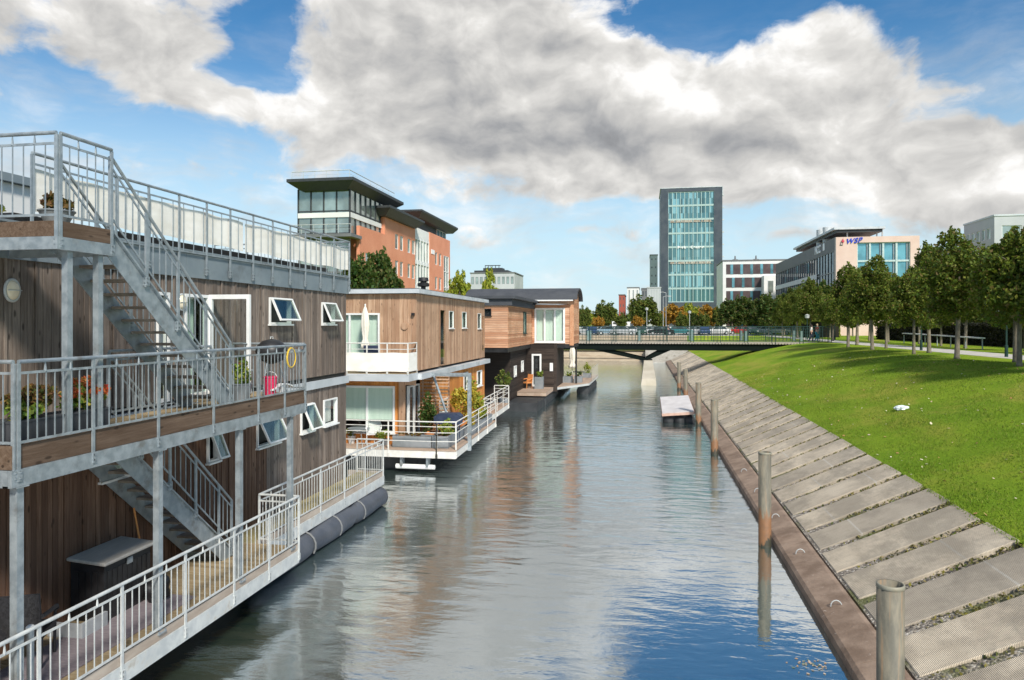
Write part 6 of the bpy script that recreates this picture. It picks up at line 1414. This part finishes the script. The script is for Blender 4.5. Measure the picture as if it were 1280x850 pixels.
# --- pink and glass office
XP = 30.0; zP = EYE + (406 - 294.7) / (1045 - 804) * XP; YP = at(1045, 300, X=XP).y; YQ = at(970.5, 330, X=XP).y; xQ = at(1149.5, 300, Y=YP).x
PK = thing('corner_office', (XP, YP, g0), 'pink stone fronted office with long glass side and floating roof', 'office building')
FP1 = Fr((0, YP, 0), (1, 0, 0), (0, 0, 1), (0, -1, 0)); FP2 = Fr((XP, 0, 0), (0, -1, 0), (0, 0, 1), (-1, 0, 0))
wx0, wx1 = at(1071.5, 320, Y=YP).x, at(1138, 320, Y=YP).x; wz1 = EYE + (406 - 302) / 900 * 112; wz0 = g0 + 3
m = MB(); m.panel(FP1, XP, xQ, g0, zP, [(wx0, wx1, wz0, wz1)], -.6, 0); m.box(XP + .1, YP + .61, g0, xQ, YQ, zP - .6); m.build('wall', PINK, PK)
g = curtain(PK, Fr((0, YP + .45, 0), (1, 0, 0), (0, 0, 1), (0, -1, 0)), wx0, wx1, wz0, wz1, 4, 4, GBLUE, M('pale_aqua_frame', (.55, .68, .68), rough=.5), .28)
m = MB()
for k in range(4): u = wx0 + (wx1 - wx0) * (k + .75) / 4; m.lbox(Fr((0, YP + .42, 0), (1, 0, 0), (0, 0, 1), (0, -1, 0)), u, u + .18, wz0, wz1, .003, .12)
m.build('shade_fins', FASC, PK)
zs = zP - 2.1
m = MB(); m.lbox(FP2, -YQ, -YP - .02, zs, zP + .0, .003, .15); m.build('side_fascia', GREYF, PK)
m = MB(); m.lbox(FP2, -YP - .02 - .8, -YP - .02, g0, zs - .003, .003, .2); m.build('corner_pier', GREYF, PK)
curtain(PK, Fr((XP, 0, 0), (0, -1, 0), (0, 0, 1), (-1, 0, 0)), -YQ, -YP - .85, g0, zs - .01, 26, 4, GDARK, M('grey_side_mullion', (.32, .34, .34), rough=.5), .14)
m = MB(); fhh = (zs - g0) / 4
for j in range(1, 4): m.lbox(FP2, -YQ, -YP - 12, g0 + fhh * j - .45, g0 + fhh * j + .45, .16, .22)
m.build('white_bands', WHITEW, PK)
# floating roof
ya, yb = YP - 1.0, YP + 34; zr0 = EYE + (406 - 284) / 900 * 113
m = MB(); m.box(XP - 1.0 + 1.2, ya + 3, zr0 + .0, at(1107, 283, Y=ya + 3).x, yb, zr0 + .35); rf = m.build('floating_roof', FASCL, PK); m = MB(); m.box(XP + .7, ya + 3.3, zr0 - .45, at(1104, 283, Y=ya + 3).x, yb - .3, zr0 - .003); m.build('roof_soffit', ROOFD, rf)
for px in (1059, 1096, 1103): q = at(px, 290, Y=ya + 4); m = MB(); m.tube([(q.x, ya + 4, zP - .5), (q.x, ya + 4, zr0 - .4)], .12, 8); m.build('roof_post', GALVL, PK)
for px, dy in ((1026, 0), (1034, 0)): q = at(px, 300, X=XP + 1.5); m = MB(); m.tube([(q.x, q.y, zP), (q.x, q.y, EYE + (406 - (288 if px > 1030 else 291)) / 900 * (q.y - 4))], .75, 16); m.build('roof_vent', GALVL, PK)
def text(body, F, size, mat, parent, name='letters', shear=0, ext=.04, bold=0.0, sp=1.0):
    cu = bpy.data.curves.new(name, 'FONT'); cu.body = body; cu.size = size; cu.extrude = ext; cu.shear = shear; cu.offset = bold; cu.space_character = sp; o = bpy.data.objects.new(name, cu); COL.objects.link(o)
    mt = Matrix((F.U, F.V, F.N)).transposed().to_4x4(); mt.translation = F.O; dg = bpy.context.evaluated_depsgraph_get(); me = bpy.data.meshes.new_from_object(o.evaluated_get(dg)); me.transform(Matrix.Translation(-wloc(parent)) @ mt); bpy.data.objects.remove(o)
    me.materials.clear(); me.materials.append(mat); return link(name, me, parent)
q = at(1056.5, 303, Y=YP); text('WSP', Fr((q.x + .05, YP - .08, q.z - .25), (1, 0, .10), (0, 0, 1), (0, -1, 0)), 1.1, BLUET, PK, 'blue_sign', .3, bold=.03, sp=1.12)
q = at(1049, 305, Y=YP); text('L', Fr((q.x, YP - .08, q.z - .2), (1, 0, 0), (0, 0, 1), (0, -1, 0)), 1.1, GREYF, PK, 'letter_sign', .3)
m = MB(); c = at(1053.5, 301.5, Y=YP); F = Fr((c.x, YP - .1, c.z), (1, 0, 0), (0, 0, 1), (0, -1, 0)); m.prism(F, [(0, .45), (.1, .1), (.3, .03), (.1, -.06), (.06, -.36), (-.08, -.08), (-.3, -.06), (-.1, .08)], 0, .06); m.build('star_logo', REDT, PK)
q = at(1026, 309.5, X=XP); text('NCC', Fr((XP - .2, q.y + 3.4, q.z - .9), (0, -1, 0), (0, 0, 1), (-1, 0, 0)), 1.9, LETT, PK, 'white_sign', .0, bold=.05); m = MB(); m.lbox(Fr((XP - .16, q.y - 2.3, q.z - .8), (0, -1, 0), (0, 0, 1), (-1, 0, 0)), 0, 1.1, 0, 1.2, 0, .06); m.build('sign_square', LETT, PK)
q = at(847, 310, Y=YT); text('Park', Fr((q.x, YT - .05, q.z - .2), (1, 0, 0), (0, 0, 1), (0, -1, 0)), 1.25, LETT, TW, 'white_sign', .0, bold=.06, sp=1.3); text('Center', Fr((q.x + 4.6, YT - .05, q.z - .2), (1, 0, 0), (0, 0, 1), (0, -1, 0)), 1.25, LETT, TW, 'white_sign', .0, bold=.06, sp=1.3)
# --- grey building at the right
XG = 51.0; YG = at(1243, 290, X=XG).y; YH = at(1205, 290, X=XG).y; zG = EYE + 138 / 439.0 * XG
GB = thing('grey_office', (XG, YG, g0), 'pale grey office block rising above the trees at the right edge', 'office building'); FG1 = Fr((XG, 0, 0), (0, -1, 0), (0, 0, 1), (-1, 0, 0)); FG2 = Fr((0, YG, 0), (1, 0, 0), (0, 0, 1), (0, -1, 0))
o1 = [(-YH + 1 + k * 1.75, -YH + 2 + k * 1.75, zG - 3.2 - 3.3 * j, zG - 1.6 - 3.3 * j) for k in range(6) for j in range(4) if -YH + 2 + k * 1.75 < -YG - .3]
o2 = [(XG + 1 + k * 3.2, XG + 3.6 + k * 3.2, zG - 3.2 - 3.3 * j, zG - 1.4 - 3.3 * j) for k in range(6) for j in range(4)]
m = MB(); m.panel(FG1, -YH, -YG - .31, g0, zG, o1, -.3, 0); m.panel(FG2, XG, XG + 22, g0, zG, o2, -.3, 0); m.box(XG + .31, YG + .31, g0, XG + 22, YH, zG - .3); m.build('wall', GREYW, GB)
facade_windows(GB, Fr((XG + .15, 0, 0), (0, -1, 0), (0, 0, 1), (-1, 0, 0)), o1, GGREY, FRAMEW); facade_windows(GB, Fr((0, YG + .15, 0), (1, 0, 0), (0, 0, 1), (0, -1, 0)), o2, GGREY, FRAMEW)
bx('roof', FASCL, GB, XG - .1, YG - .1, zG + .002, XG + 22.1, YH + .1, zG + .25)
# --- white block with dark top, far left middle
t, a_, b_, z1, Y = block(588, 643, 342, 205, GREYW, 'pale block with roof plant behind the curved roof', wins=(10, 4, .6, .5), wm=GGREY)
m = MB(); m.box(a_.x + 1, Y + .5, z1 + .3, b_.x - 2, Y + 9, z1 + .9); m.box(a_.x + 3.5, Y + 1, z1 + .9, a_.x + 9, Y + 5, z1 + 1.6); m.box(a_.x + 4, Y + 1, z1 + 2.2, a_.x + 8.5, Y + 1.4, z1 + 2.4)
for k in range(5): m.box(a_.x + 4 + k, Y + 1, z1 + 1.6, a_.x + 4.15 + k, Y + 1.2, z1 + 2.4)
m.build('roof_plant', ROOFD, t)
block(650, 735, 392, 300, GREYW, 'low pale block on the skyline behind the cedar houseboat', wins=(12, 2, .6, .5)); block(735, 772, 393, 320, WHITEW, 'long low white block on the skyline beyond the street trees', wins=(8, 2, .5, .4))
block(1150, 1205, 372, 190, GREYW, 'low grey block on the skyline behind the park trees', wins=(8, 2, .6, .4))
